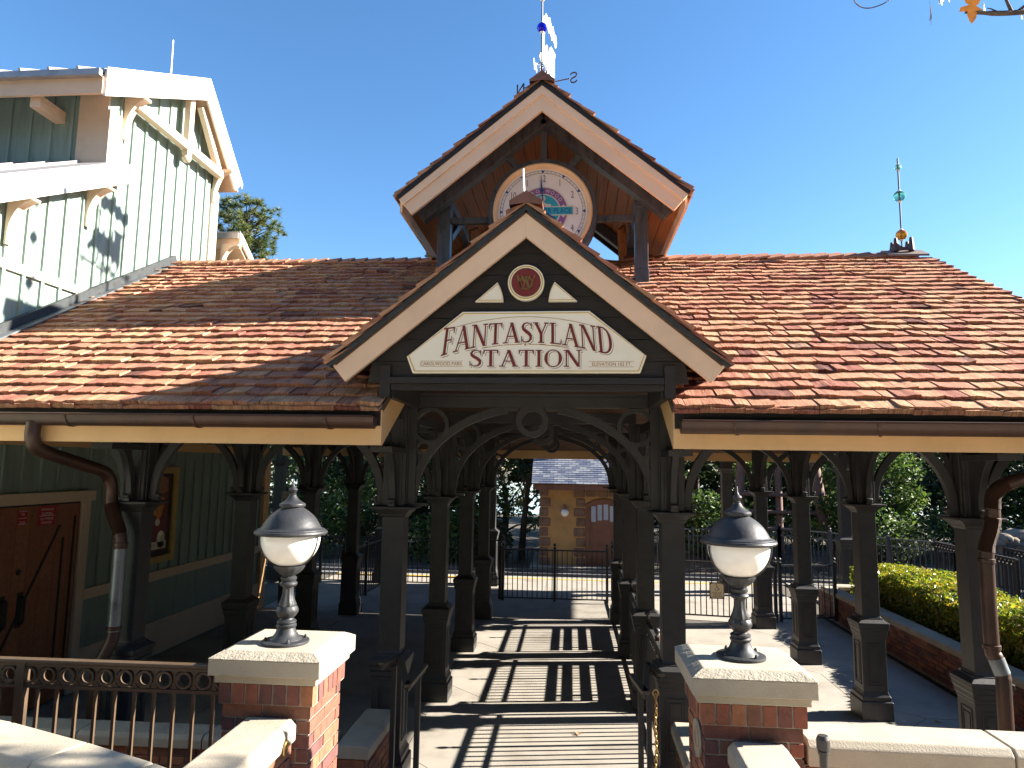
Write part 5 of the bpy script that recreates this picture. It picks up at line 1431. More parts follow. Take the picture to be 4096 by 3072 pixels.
# ------------------------------------------------------------------ railings
def ball_post(b, x, y, z0, z1, h=0.022, r=0.03):
    b.box(x-h, x+h, y-h, y+h, z0, z1)
    b.lathe([(h*1.25, z1), (h*1.25, z1+0.012), (0.012, z1+0.02), (0.012, z1+0.032)], 10, (x, y, 0))
    b.ball((x, y, z1+0.03+r), r, 12, 8)
PK_ = {}
def picket(parent, x, y, z0, z1, h, mat):
    k = (round(z1-z0, 3), h, mat.name)
    if k not in PK_:
        b = MB(); b.box(-h, h, -h, h, 0, z1-z0); me = bpy.data.meshes.new('picket'); me.from_pydata(b.v, [], b.f); me.materials.append(mat); PK_[k] = me
    o = bpy.data.objects.new('picket', PK_[k]); C.objects.link(o); o.location = (x, y, z0); attach(o, parent); return o
def fence(name, label, cat, p, q, z0, z1, sp, mat, posts=2, post_h=0.03, ph=0.009, rails=(0.06, -0.0), group=None, midrail=None, balls=True, dz=0.0):
    p = Vector((*p, 0)); q = Vector((*q, 0)); L = (q-p).length; d = (q-p)/L
    R = thing(name, label, cat, tuple((p+q)/2), group)
    n = max(1, int(L/sp))
    zt = lambda t: z1+dz*t
    for k in range(1, n):
        t = k/n; pt = p+d*L*t
        picket(R, pt.x, pt.y, z0+0.075, zt(t)-0.0165 if dz == 0 else zt(0)-0.0165+round(dz*t, 2), ph, mat)
    for z in [0.06]+([midrail] if midrail else []):
        MB().beam(p+Vector((0, 0, z0+z)), q+Vector((0, 0, z0+z)), 0.03, 0.025).build('rail', mat, R)
    MB().beam(p+Vector((0, 0, z1)), q+Vector((0, 0, z1+dz)), 0.042, 0.032).build('top_rail', mat, R)
    for k in range(posts):
        t = k/(posts-1) if posts > 1 else 0.5
        pt = p+d*L*t; b = MB()
        if balls: ball_post(b, pt.x, pt.y, z0, zt(t)+0.05, post_h, 0.034)
        else: b.box(pt.x-post_h, pt.x+post_h, pt.y-post_h, pt.y+post_h, z0, zt(t)+0.02)
        b.build('post', mat, R)
    return R
# ring railing left of the left pier
def ring_railing(name, label, p, q, z0, ztop, mat, sp=0.113, posts=(0.0,), group=None, top=0.05, rr=0.047, balh=0.008):
    p = Vector((*p, 0)); q = Vector((*q, 0)); L = (q-p).length; d = (q-p)/L; s_ = Vector((-d.y, d.x, 0))
    R = thing(name, label, 'railing', tuple((p+q)/2), group)
    Z = lambda z: Vector((0, 0, z))
    MB().beam(p+Z(ztop-0.012), q+Z(ztop-0.012), top, 0.024).build('top_rail', mat, R, bevel=0.006)
    MB().beam(p+Z(ztop-0.032), q+Z(ztop-0.032), 0.032, 0.014).build('rail', mat, R)
    MB().beam(p+Z(ztop-0.147), q+Z(ztop-0.147), 0.03, 0.018).build('rail', mat, R)
    MB().beam(p+Z(z0+0.05), q+Z(z0+0.05), 0.03, 0.02).build('rail', mat, R)
    n = int(L/sp); rm = None
    for k in range(n):
        c_ = p+d*(k+0.5)*sp
        if rm is None:
            b = MB(); fn = lambda a, z, dd: tuple(d*a+s_*dd+Vector((0, 0, z)))
            b.ring(circ(0, 0, rr, 22), circ(0, 0, rr*0.74, 22), fn, -0.014, 0.014)
            for sg in (-1, 1):
                for sz in (-1, 1): b.prism([(sg*sp/2*0.98, sz*0.048), (sg*sp/2*0.98, sz*0.022), (sg*0.033, sz*0.048)][::1], fn, -0.006, 0.006)
            b.beam(fn(sp/2, -0.049, 0), fn(sp/2, 0.049, 0), 0.012, 0.012)
            rm = b.build('ring', mat, R); o = rm
        else:
            o = rm.copy(); C.objects.link(o)
        o.location = c_+Z(ztop-0.089); attach(o, R)
    for k in range(n+1):
        c_ = p+d*k*sp
        picket(R, c_.x, c_.y, z0+0.06, ztop-0.1565, balh, mat)
    for t in posts:
        c_ = p+d*t*L; MB().box(c_.x-0.024, c_.x+0.024, c_.y-0.024, c_.y+0.024, z0, ztop-0.02).build('post', mat, R)
    return R
ring_railing('ring_railing', 'bronze railing with a band of rings left of the left pier', (PLX-0.25, 3.86), (-5.4, 3.80), 0.80, 1.775, M['rail'], 0.113, (0.365, 0.92))
W9 = wall('brick_wall', 'brick base wall under the bronze ring railing', loc=(-3.6, 3.84, 0))
coping(W9, [(-5.4, 3.80), (PLX-0.23, 3.86)], 0.26, 0.80, 0.09, M['stone'], 1.0, 0.02)
MB().box(-5.4, PLX-0.23, 3.74, 3.92, -0.05, 0.705).build('mortar_core', M['brick'], W9)
# bent handrails at the foot of the steps
def handrail(label, pts, posts):
    R = thing('handrail', label, 'handrail', pts[0], 'bent handrails beside the steps')
    for a, c_ in zip(pts[:-1], pts[1:]):
        MB().beam(a, c_, 0.055, 0.028).build('grip', M['rail'], R, bevel=0.006)
        a2, c2 = Vector(a)-Vector((0, 0, 0.03)), Vector(c_)-Vector((0, 0, 0.03))
        MB().beam(a2, c2, 0.02, 0.03).build('bar', M['iron'], R)
    for x, y in posts:
        MB().box(x-0.02, x+0.02, y-0.02, y+0.02, 0.0, pts[0][2]-0.045).build('post', M['iron'], R)
handrail('bent bronze handrail on two posts, left side of the walkway', [(-1.55, 5.86, 1.25), (-1.46, 6.13, 1.25), (-1.205, 5.33, 1.25), (-1.19, 5.89, 1.25)], [(-1.475, 6.02), (-1.20, 5.70)])
handrail('bent bronze handrail with a chain, right side of the walkway', [(0.50, 5.85, 1.25), (0.563, 5.40, 1.25), (0.66, 6.19, 1.25), (0.735, 5.87, 1.25)], [(0.545, 5.62), (0.655, 6.05)])
CH = thing('hanging_chain', 'old brass chain hanging straight down from the right handrail', 'chain', (0.655, 5.60, 1.2))
lk = None
for k in range(30):
    z = 1.17-0.034*k
    b = None
    if lk is None:
        b = MB(); b.tube([(0.0105*cos(t)*1.0, 0, 0.023*sin(t)) for t in [2*pi*i/12 for i in range(13)]], 0.0042, 6, caps=False); lk = b.build('chain_link', M['brass'], None); o = lk
    else: o = lk.copy(); C.objects.link(o)
    o.location = (0.655+0.004*sin(k*0.7), 5.60, z); o.rotation_euler = (0, 0, 0.3+(k % 2)*pi/2); attach(o, CH)
MB().tube([(0.655+0.02*cos(t), 5.6, 1.195+0.024*sin(t)) for t in [2*pi*i/14 for i in range(15)]], 0.006, 6, caps=False).build('chain_hook', M['brass'], CH)
o = MB(); o.tube([(1.06, 3.16, 1.2), (1.06, 3.16, 1.735)], 0.018, 12); o.tube([(1.06, 3.16, 1.735), (1.06, 3.16, 1.775)], 0.027, 12); o.tube([(1.06, 3.16, 1.775), (1.06, 3.16, 1.79)], [0.027, 0.02], 12); o.tube([(1.06, 3.16, 1.715), (1.06, 3.16, 1.728)], 0.023, 12)
tag(o.build('irrigation_riser', M['iron']), 'short dark pipe riser standing before the right coping wall', 'pipe')
# snap hook on the left pier wall
o = MB(); o.tube([(-1.31+0.004*sin(t), 3.30+0.022*cos(t), 1.575+0.03*sin(t)) for t in [2*pi*i/14 for i in range(15)]], 0.006, 8, caps=False); o.tube([(-1.338, 3.30, 1.605), (-1.30, 3.30, 1.605)], 0.007, 8)
tag(o.build('wall_hook', M['brass']), 'small brass ring hook on the brick below the left coping', 'hook')
# railings between the right-hand inner columns, seen end-on
for k, (ya, yb) in enumerate(((6.87, 8.81), (9.21, 11.16), (11.56, 13.50))):
    lab = ('dark railing with ball finials between the first and second right inner columns', 'dark railing with ball finials between the second and third right inner columns', 'dark railing with ball finials between the third and fourth right inner columns')[k]
    fence('ball_railing', lab, 'railing', (0.94, ya+0.03), (0.94, yb-0.03), 0.0, 1.04, 0.115, M['iron'], posts=3, post_h=0.022, ph=0.0135, group='ball finial railings along the walkway', midrail=0.90)
# benches
def bench(y0, label):
    B = thing('slat_bench', label, 'bench', (1.25, y0+0.8, 0), 'slat benches along the right side')
    for z in (0.455, 0.583, 0.69):
        MB().box(1.088, 1.112, y0, y0+1.65, z-0.036, z+0.036).build('back_slat', M['bench'], B, bevel=0.005)
    for x in (1.20, 1.31, 1.42):
        MB().box(x-0.048, x+0.048, y0, y0+1.65, 0.385, 0.41).build('seat_slat', M['bench'], B, bevel=0.005)
    for yy in (y0+0.2, y0+1.45):
        MB().box(1.113, 1.45, yy-0.02, yy+0.02, 0.355, 0.384).build('bearer', M['iron'], B)
        MB().box(1.113, 1.138, yy-0.021, yy+0.021, 0.0, 0.72).build('leg', M['iron'], B)
        MB().box(1.42, 1.45, yy-0.021, yy+0.021, 0.0, 0.354).build('leg', M['iron'], B)
bench(9.27, 'red brown slat bench between the second and third right inner columns')
bench(11.68, 'red brown slat bench between the third and fourth right inner columns')
# gates at the back
fence('back_gate', 'dark picket gate with a ball topped middle post across the walkway end', 'gate', (-1.45, 15.42), (0.80, 15.42), 0.02, 1.10, 0.105, M['iron'], posts=3, post_h=0.028)
fence('side_gate', 'dark picket gate carrying the wheelchair sign beside the right columns', 'gate', (2.12, 14.2), (3.90, 13.95), 0.03, 1.10, 0.105, M['iron'], posts=2, post_h=0.03)
fence('side_fence', 'short dark picket fence between the gate and the planter wall', 'fence', (4.02, 14.05), (5.12, 14.3), 0.03, 1.08, 0.11, M['iron'], posts=2, post_h=0.03)
fence('picket_fence', 'dark picket fence along the sunny platform left of the walkway', 'fence', (-6.1, 17.0), (-1.6, 17.0), 0.02, 1.12, 0.115, M['iron'], posts=4, post_h=0.03, midrail=0.2)
fence('picket_fence', 'dark picket fence returning from the left rear columns to the platform', 'fence', (-4.55, 14.0), (-4.45, 16.9), 0.02, 1.12, 0.125, M['iron'], posts=3, post_h=0.03)
fence('picket_fence', 'dark picket fence running back from the left end of the walkway gate', 'fence', (-1.52, 15.5), (-1.58, 16.9), 0.02, 1.12, 0.125, M['iron'], posts=2, post_h=0.03)
fence('picket_fence', 'dark picket fence running back from the right end of the walkway gate', 'fence', (0.94, 14.0), (0.94, 15.9), 0.02, 1.12, 0.115, M['iron'], posts=2, post_h=0.03)
# far platform fence
gf = 'lengths of the long fence behind the right columns'
FPT = [(1.7, 20.25), (6.2, 21.6), (9.3, 18.0), (13.0, 17.9)]
FL = ['far dark fence with double top rail between cottage and tall rear columns', 'long dark fence sloping forward behind the hedge and the rear columns', 'dark fence length behind the ring topped railing at far right']
for k in range(3):
    R = fence('platform_fence', FL[k], 'fence', FPT[k], FPT[k+1], 0.0, 1.18, 0.135, M['steel'], posts=4, post_h=0.04, ph=0.013, midrail=0.98, group=gf)
ring_railing('ring_railing', 'dark ring topped railing behind the hedge, left of the copper downspout', (8.70, 17.7), (8.55, 14.4), -0.05, 1.27, M['black'], 0.14, (0.0, 0.5, 1.0), None, 0.05, 0.055, 0.01)
ring_railing('ring_railing', 'dark ring topped railing behind the hedge, right of the copper downspout', (9.62, 16.6), (9.55, 12.2), -0.05, 1.27, M['black'], 0.14, (0.0, 0.5, 1.0), None, 0.05, 0.055, 0.01)
# wheelchair sign hung on the gate
WS = thing('wheelchair_sign', 'cream wheelchair assistance sign hung on the side gate', 'sign', (2.83, 14.05, 0.43))
sx, sz, sy = 2.83, 0.575, 14.04
b = MB(); b.prism([(sx-0.14, sz-0.155), (sx+0.14, sz-0.155), (sx+0.14, sz+0.155), (sx-0.14, sz+0.155)], front(sy), 0, 0.02); b.build('sign_frame', M['rail'], WS, bevel=0.004)
b = MB(); b.prism([(sx-0.122, sz-0.11), (sx-0.09, sz-0.135), (sx+0.09, sz-0.135), (sx+0.122, sz-0.11), (sx+0.122, sz+0.11), (sx+0.09, sz+0.135), (sx-0.09, sz+0.135), (sx-0.122, sz+0.11)], front(sy), -0.004, 0.0); b.build('sign_panel', pm('assist_sign_cream', (0.9, 0.76, 0.5), 0.5, 0.03, 5), WS)
b = MB(); f_ = front(sy)
b.prism(circ(sx-0.004, sz+0.108, 0.011, 14), f_, -0.006, -0.0045)
b.ring(circ(sx-0.004, sz+0.035, 0.036, 20, radians(150), radians(395), False), circ(sx-0.004, sz+0.035, 0.029, 20, radians(150), radians(395), False), f_, -0.006, -0.0045, closed=False)
for (x0, z0, x1, z1) in ((-0.006, 0.094, -0.002, 0.052), (-0.004, 0.078, 0.018, 0.076), (-0.002, 0.052, 0.026, 0.05), (0.026, 0.05, 0.038, 0.02), (0.036, 0.02, 0.048, 0.024)):
    b.beam((sx+x0, sy-0.0052-0.0001*len(b.v) % 0.001, sz+z0), (sx+x1, sy-0.0052, sz+z1), 0.009, 0.001, side=(z1-z0, 0, -(x1-x0)))
for k, t in enumerate(('PLEASE WAIT', 'HERE FOR', 'ASSISTANCE')):
    vs_, fs = text_mb(t, 0.036, lambda a, c_, d: (sx+a, sy-0.0055, sz-0.052-0.034*k+c_), 0, 0.86); b.add(vs_, fs)
b.build('sign_print', M['ink'], WS)
# no-smoking plate on a rear left column
NS = MB().box(-6.03, -5.86, 14.28, 14.29, 2.02, 2.30).build('notice_plate', M['print_white']); tag(NS, 'small white notice plate with round symbols behind the left lamp', 'sign')
b = MB(); b.ring(circ(-5.985, 2.24, 0.03, 18), circ(-5.985, 2.24, 0.024, 18), front(14.28), -0.003, 0); b.ring(circ(-5.905, 2.24, 0.03, 18), circ(-5.905, 2.24, 0.024, 18), front(14.28), -0.003, 0)
for k in range(4): b.box(-6.0, -5.89, 14.277, 14.279, 2.05+0.035*k, 2.06+0.035*k)
b.build('printed_symbols', M['ink'], NS, rel=True)
MB().box(-6.0, -5.89, 14.291, 14.33, 0.0, 2.3).build('plate_post', M['iron'], NS, rel=True)
# ------------------------------------------------------------------ cottage across the track
CT = thing('stone_cottage', 'ochre stucco cottage with brown corner stones and slate roof behind the gate', 'cottage', (1.2, 22.5, 0))
cy = 20.75
MB().box(-0.88, 2.0, cy, cy+3.0, -0.05, 2.30).build('wall', M['stucco'], CT)
MB().box(-1.15, 2.2, cy-0.45, cy+3.0, -0.05, 0.06).build('step', M['concrete'], CT)
b = MB(); b.box(-1.08, 2.15, cy-0.34, cy-0.28, 2.24, 2.42); b.box(-1.06, 2.13, cy-0.279, cy-0.001, 2.245, 2.27); b.build('eave_board', M['cottage_wood'], CT)
for k in range(8):
    w_ = 0.27 if k % 2 else 0.34; z = 0.02+k*0.285
    MB().box(-0.905, -0.905+w_, cy-0.035, cy+0.2, z+0.012, z+0.272).build('corner_stone', M['quoin'], CT, bevel=0.05)
    w_ = 0.34 if k % 2 else 0.27
    MB().box(0.445-w_, 0.445, cy-0.035, cy+0.1, z+0.012, z+0.272).build('door_stone', M['quoin'], CT, bevel=0.05)
for k in range(4):
    MB().box(0.46+k*0.34, 0.78+k*0.34, cy-0.036, cy+0.1, 2.04, 2.26).build('lintel_stone', M['quoin'], CT, bevel=0.04)
DO = MB().prism([(0.452, 0.0), (1.50, 0.0), (1.50, 1.86), (1.25, 1.97), (0.98, 2.02), (0.70, 1.97), (0.452, 1.84)], front(cy), -0.02, 0.03).build('door', M['cottage_wood'], CT)
MB().ring([(0.47, 0.02), (0.47, 1.82), (0.70, 1.94), (0.98, 1.99), (1.25, 1.94), (1.48, 1.82), (1.48, 0.02)], [(0.56, 0.1), (0.56, 1.76), (0.74, 1.85), (0.98, 1.89), (1.22, 1.85), (1.40, 1.76), (1.40, 0.1)], front(cy), -0.045, -0.0205, closed=False).build('door_frame', M['cottage_wood'], DO)
for x in (0.62, 0.80, 0.98, 1.16):
    z = 1.42+0.10*(1-abs(x+0.06-0.98)/0.4)
    MB().box(x, x+0.13, cy-0.03, cy-0.021, z-0.12, z+0.33).build('pane', M['pane'], DO)
MB().ring([(0.6, 0.2), (0.6, 1.1), (0.8, 1.2), (0.98, 1.23), (1.2, 1.2), (1.36, 1.1), (1.36, 0.2)], [(0.63, 0.2), (0.63, 1.08), (0.8, 1.17), (0.98, 1.2), (1.2, 1.17), (1.33, 1.08), (1.33, 0.2)], front(cy), -0.035, -0.0205, closed=False).build('door_moulding', M['cottage_wood'], DO)
ry, rz, ey, ez = cy+1.8, 4.3, cy-0.36, 2.43
sl2 = (rz-ez)/(ry-ey)
RF = MB(); RF.add([(-1.10, ey, ez-0.03), (2.17, ey, ez-0.03), (2.17, ry, rz-0.03), (-1.10, ry, rz-0.03), (-1.10, cy+3.9, ez-0.03), (2.17, cy+3.9, ez-0.03), (-1.10, ry, ez-0.1), (2.17, ry, ez-0.1)], [(0,1,2,3),(3,2,5,4),(0,3,4,6),(1,7,5,2),(0,6,7,1),(6,4,5,7)])
RF = RF.build('roof', M['flash'], CT)
Vs = Vector((0, ry-ey, rz-ez)).normalized(); sm = {}
e = 0.094; made = 0; rest = MB()
for r in range(int(sqrt((ry-ey)**2+(rz-ez)**2)/e)):
    x = -1.12-(r % 2)*0.11
    while x < 2.15:
        w_ = 0.215
        a, b__ = max(x, -1.12), min(x+w_, 2.18)
        if b__-a > 0.05:
            o3 = Vector((0, ey-0.02, ez-0.02))+Vs*(r*e)
            key = round(b__-a, 2)
            if r < 13 and x < 1.55:
                if key not in sm:
                    mb = MB(); hw = (b__-a)/2-0.004
                    N_ = Vector((0, -Vs.z, Vs.y))
                    P = [Vector((sx_*hw, 0, 0))+Vs*v+N_*n for v, n in ((0, 0.0), (0, 0.022), (e*1.7, 0.004)) for sx_ in (-1, 1)]
                    mb.add([tuple(p) for p in P], [(0,1,3,2),(2,3,5,4),(0,2,4),(1,5,3)])
                    me = bpy.data.meshes.new('slate'); me.from_pydata(mb.v, [], mb.f); me.materials.append(M['slate']); sm[key] = me
                o = bpy.data.objects.new('slate', sm[key]); C.objects.link(o); o.location = (o3+Vector(((a+b__)/2, 0, random.uniform(0, .004)))); o.parent = RF; made += 1
                o.matrix_parent_inverse = Matrix.Identity(4)
            else:
                N_ = Vector((0, -Vs.z, Vs.y)); hw = (b__-a)/2-0.004; c0 = o3+Vector(((a+b__)/2, 0, 0))
                P = [c0+Vector((sx_*hw, 0, 0))+Vs*v+N_*n for v, n in ((0, 0.0), (0, 0.022), (e*1.7, 0.004)) for sx_ in (-1, 1)]
                rest.add([tuple(p) for p in P], [(0,1,3,2),(2,3,5,4),(0,2,4),(1,5,3)])
        x += w_
    
rest.build('upper_slates', M['slate'], RF, kind='stuff')
MB().tube([(0.0-0.02, cy+0.62, 3.1), (0.0-0.02, cy+0.62, 3.75)], 0.11, 14).build('flue_pipe', pm('terracotta', (0.36, 0.12, 0.05), 0.7, 0.2, 8), CT)
WL = thing('wall_lamp', 'white globe wall lamp on the ochre cottage', 'lamp', (-0.15, cy, 1.62))
MB().ball((-0.15, cy-0.17, 1.58), 0.115, 20, 12).build('lamp_globe', M['globe'], WL)
b = MB(); b.lathe([(0.06, 1.68), (0.055, 1.74), (0.04, 1.80), (0.001, 1.83)], 14, (-0.15, cy-0.17, 0)); b.box(-0.18, -0.12, cy-0.14, cy, 1.72, 1.78); b.build('lamp_bracket', M['cottage_wood'], WL)
# rails of the track
TRK = thing('railway_track', 'pair of dark steel rails on gravel before the cottage', 'railway track', (0, 19.6, 0))
for y in (19.2, 19.9):
    MB().box(-40, 40, y-0.03, y+0.03, -0.029, 0.05).build('rail', M['steel'], TRK)

# ------------------------------------------------------------------ tall rear columns and their beam
PCN = thing('rear_canopy', 'platform canopy on tall grey columns behind the pavilion and planter', 'canopy', (5.0, 17.4, 0))
for x in (-7.4, -4.65, -1.95, 3.78, 6.52):
    o = dup(COL); o.location = (x, 17.4, 0.0); o.scale = (1.12, 1.12, 1.178); attach(o, PCN)
MB().box(-8.5, 7.4, 17.3, 17.5, 3.66, 3.86).build('beam', M['iron'], PCN)
MB().box(-8.8, 7.6, 15.0, 18.05, 3.87, 3.97).build('roof', M['deck'], PCN)
# timber frame with a leaning log
TW = thing('timber_frame', 'weathered timber frame with a leaning log leg and cross rails among the trees', 'timber tower', (6.5, 23.0, 0))
k_ = 23.0/21.0
b = MB(); b.tube([(7.70*k_*1.0+0.1, 23.0, -0.06), (7.30*k_, 23.0, 1.2), (7.02*k_, 23.0, 3.6)], [0.20, 0.18, 0.15], 12); b.build('leaning_leg', M['log'], TW)
b = MB(); b.tube([(5.3, 23.2, -0.06), (5.55, 23.2, 3.6)], [0.17, 0.14], 10); b.build('leaning_leg', M['log'], TW)
MB().tube([(6.67, 23.1, -0.05), (6.64, 23.1, 3.5)], 0.11, 10).build('upright', M['log'], TW)
for z in (1.05, 1.58, 2.12): MB().tube([(5.4, 22.95, z+0.02), (8.1, 22.95, z-0.02)], 0.06, 8).build('cross_rail', M['log'], TW)
MB().box(4.9, 8.2, 22.4, 23.6, 3.6, 3.85).build('deck_beam', M['log'], TW)
# rock wall
RK = MB()
n = 14
top = [(11.0+0.16*i, 1.18+0.10*sin(i*1.3)+0.08*random.random()+0.12*min(1, i/3)) for i in range(n)]
RK.prism([(11.0, -0.06)]+top+[(11.0+0.16*(n-1), -0.06)], front(19.2), 0, 1.1)
for i in range(n-1):
    RK.ball((11.05+0.16*i, 19.25, 1.10+0.1*sin(i*1.3)), 0.16+0.04*random.random(), 10, 6, 0.8)
tag(RK.build('rock_wall', M['rock']), 'low wall of tan boulders behind the copper downspout', 'rock wall')

# ------------------------------------------------------------------ hedge, trees
TREE_K = 1.0
def leaf_quads(mb, c, r3, n, size, seed, squash=0.8, droop=0.0, hollow=0.35):
    rnd = random.Random(seed)
    for _ in range(n):
        while True:
            p = Vector((rnd.uniform(-1, 1), rnd.uniform(-1, 1), rnd.uniform(-1, 1)))
            if hollow < p.length < 1: break
        p = Vector((p.x*r3[0], p.y*r3[1], p.z*r3[2]))+Vector(c)
        a = Vector((rnd.gauss(0, 1), rnd.gauss(0, 1), rnd.gauss(0, 0.7))).normalized()
        q = a.cross(Vector((rnd.gauss(0, 1), rnd.gauss(0, 1), rnd.gauss(0, 1)))).normalized()
        s_ = size*rnd.uniform(0.6, 1.3); wd = s_*rnd.uniform(0.38, 0.55)
        mid = a.cross(q)*s_*0.12
        mb.add([tuple(p-a*s_*0.5), tuple(p+q*wd*0.5+mid), tuple(p+a*s_*0.5), tuple(p-q*wd*0.5+mid)], [(0, 1, 2, 3)], tone=min(1, max(0, rnd.gauss(0.45, 0.25))))
def tree(name, label, x, y, h, rad, leafmat, nl, size, seed, group=None, base=0.35, cat='tree', trunk_r=0.11, lean=0.0, nblob=16):
    rnd = random.Random(seed)
    T = thing(name, label, cat, (x, y, -0.06), group)
    b = MB()
    tp = [(x, y, -0.06), (x+lean*0.3+rnd.uniform(-.1, .1), y, h*0.3), (x+lean*0.7+rnd.uniform(-.2, .2), y+rnd.uniform(-.2, .2), h*0.6), (x+lean, y, h*0.9)]
    sp = spline(tp, 4); b.tube(sp, [trunk_r*(1-0.85*i/(len(sp)-1)) for i in range(len(sp))], 8)
    blobs = []
    for k in range(nblob):
        t = base+(1-base)*(k+0.5)/nblob
        a = k*2.4+rnd.uniform(-.5, .5); R = rad*sqrt(max(0.05, 1-((t-0.55)/0.62)**2))*rnd.uniform(0.5, 1.0)
        c_ = Vector((x+lean*t+R*cos(a), y+R*sin(a), h*t))
        s0 = sp[min(len(sp)-1, int(len(sp)*(t*0.75)))]
        b.tube([s0, (s0+c_)/2+Vector((0, 0, 0.1)), c_], [trunk_r*0.35, trunk_r*0.22, 0.012], 5)
        blobs.append((c_, rnd.uniform(0.5, 0.95)*rad*0.55))
    b.build('trunk', M['bark'], T)
    mb = MB(); per = max(10, nl//len(blobs))
    for i, (c_, r) in enumerate(blobs):
        leaf_quads(mb, c_, (r, r, r*0.75), per, size, seed*100+i, hollow=0.2)
    mb.build('crown', leafmat, T)
    return T
tr_ = [
 ('dense_tree', 'dense dark tree behind the platform fence, far left under the eave', -9.6, 24.5, 6.5, 2.6, 'leaf_dark', 7800, 0.224),
 ('dense_tree', 'dark leafy tree behind the left lamp, between the rear columns', -7.2, 23.5, 6.0, 2.2, 'leaf_mid', 7800, 0.190),
 ('dense_tree', 'dark bushy tree with sunlit specks right of the left lamp', -5.0, 24.0, 6.2, 2.1, 'leaf_dark', 7800, 0.202),
 ('dense_tree', 'green tree directly behind the front left column', -3.4, 23.0, 5.2, 1.6, 'leaf_mid', 6300, 0.179),
 ('bushy_tree', 'yellow green tree seen through the left side of the arch', -2.55, 27.5, 5.6, 1.5, 'leaf_yellow', 3000, 0.16),
 ('slender_tree', 'slender dark tree with bare forked trunk left of the cottage', -1.55, 22.6, 5.4, 1.05, 'leaf_dark', 2550, 0.168),
 ('dense_tree', 'dense dark tree behind the cottage roof', 2.6, 27.5, 8.0, 3.0, 'leaf_dark', 6750, 0.246),
 ('dense_tree', 'dark tree behind the second right inner column', 4.6, 25.5, 7.0, 2.3, 'leaf_mid', 6300, 0.213),
 ('dense_tree', 'dense dark tree behind the timber frame', 7.0, 27.0, 7.5, 2.8, 'leaf_dark', 7800, 0.246),
 ('leafy_tree', 'bright leafy young tree between the rear column and the downspout', 9.3, 22.6, 5.2, 1.7, 'leaf_bright', 9000, 0.168),
 ('dense_tree', 'dense dark tree behind the bright young tree', 11.4, 29.5, 7.2, 2.8, 'leaf_dark', 7800, 0.246),
 ('dense_tree', 'dark tree behind the front right column', 14.2, 27.5, 6.4, 2.3, 'leaf_dark', 7500, 0.202),
 ('dense_tree', 'dense dark tree at the far right behind the boulders', 17.4, 27.5, 7.0, 2.8, 'leaf_mid', 7800, 0.224),
 ('dense_tree', 'dark tree at far right, beyond the boulder wall end', 19.2, 27.0, 7.0, 3.0, 'leaf_dark', 6300, 0.269),
]
for i, (nm, lab, x, y, h, r, mt, nl, sz) in enumerate(tr_):
    sl = nm == 'slender_tree'
    tree(nm, lab, x, y, h, r, M[mt], nl, sz, 11+i, 'trees beyond the track', base=0.42 if sl else 0.10, trunk_r=0.13 if sl else 0.16, lean=0.5 if sl else random.uniform(-.4, .4))
# shrubs that close the view under the trees
sh = [(-8.6, 22.0, 1.6, 1.6, 'wide dark shrub behind the left rear fence'), (-6.0, 22.2, 1.5, 1.5, 'dark shrub behind the fence right of the left lamp'), (-3.9, 21.6, 1.4, 1.3, 'dark shrub low behind the front left column'), (-2.6, 21.5, 1.2, 0.9, 'small shrub low beside the cottage corner'), (5.2, 24.0, 1.8, 1.7, 'dark shrub behind the far platform fence'), (9.4, 22.0, 1.5, 1.4, 'dark shrub under the bright young tree'), (13.0, 24.5, 1.7, 1.6, 'dark shrub behind the front right column'), (15.4, 22.6, 1.9, 1.9, 'dark shrub beyond the boulder wall')]
for i, (x, y, h, r, lab) in enumerate(sh):
    S_ = thing('shrub', lab, 'shrub', (x, y, -0.06), 'shrubs beyond the track')
    mb = MB(); leaf_quads(mb, (x, y, h*0.5), (r, r*0.6, h*0.62), 2200, 0.14, 300+i, hollow=0.1); mb.build('foliage', M['leaf_dark' if i % 2 else 'leaf_mid'], S_)
    b = MB()
    for k in range(5): b.tube([(x+random.uniform(-.2, .2), y, -0.06), (x+random.uniform(-r, r)*0.6, y+random.uniform(-.3, .3), h*0.8)], [0.03, 0.01], 5)
    b.build('stem', M['bark'], S_)
WD = MB()
for row, (yy, hh, nn) in enumerate(((31.0, 3.4, 60), (40.0, 4.6, 70))):
    for k in range(nn):                      # wood that closes the distance
        x = -46+100*k/(nn-1)+random.uniform(-.5, .5); y = yy+random.uniform(-2.5, 3.5)+abs(x)*0.08
        if -3.9 < x*31/yy < -1.3: continue
        leaf_quads(WD, (x, y, hh*0.75), (1.7*yy/31, 1.2, hh), 420, 0.42*yy/31, 900+k+row*100, hollow=0.1)
WD.build('far_woods', M['leaf_dark'], kind='stuff')
lk_ = MB(); lk_.add([(-40, 44, -0.04), (30, 44, -0.04), (60, 150, -0.04), (-80, 150, -0.04)], [(0, 1, 2, 3)])
lk_.build('lake', pm('lake_water', (0.30, 0.34, 0.38), 0.12, 0.1, 3), kind='structure')
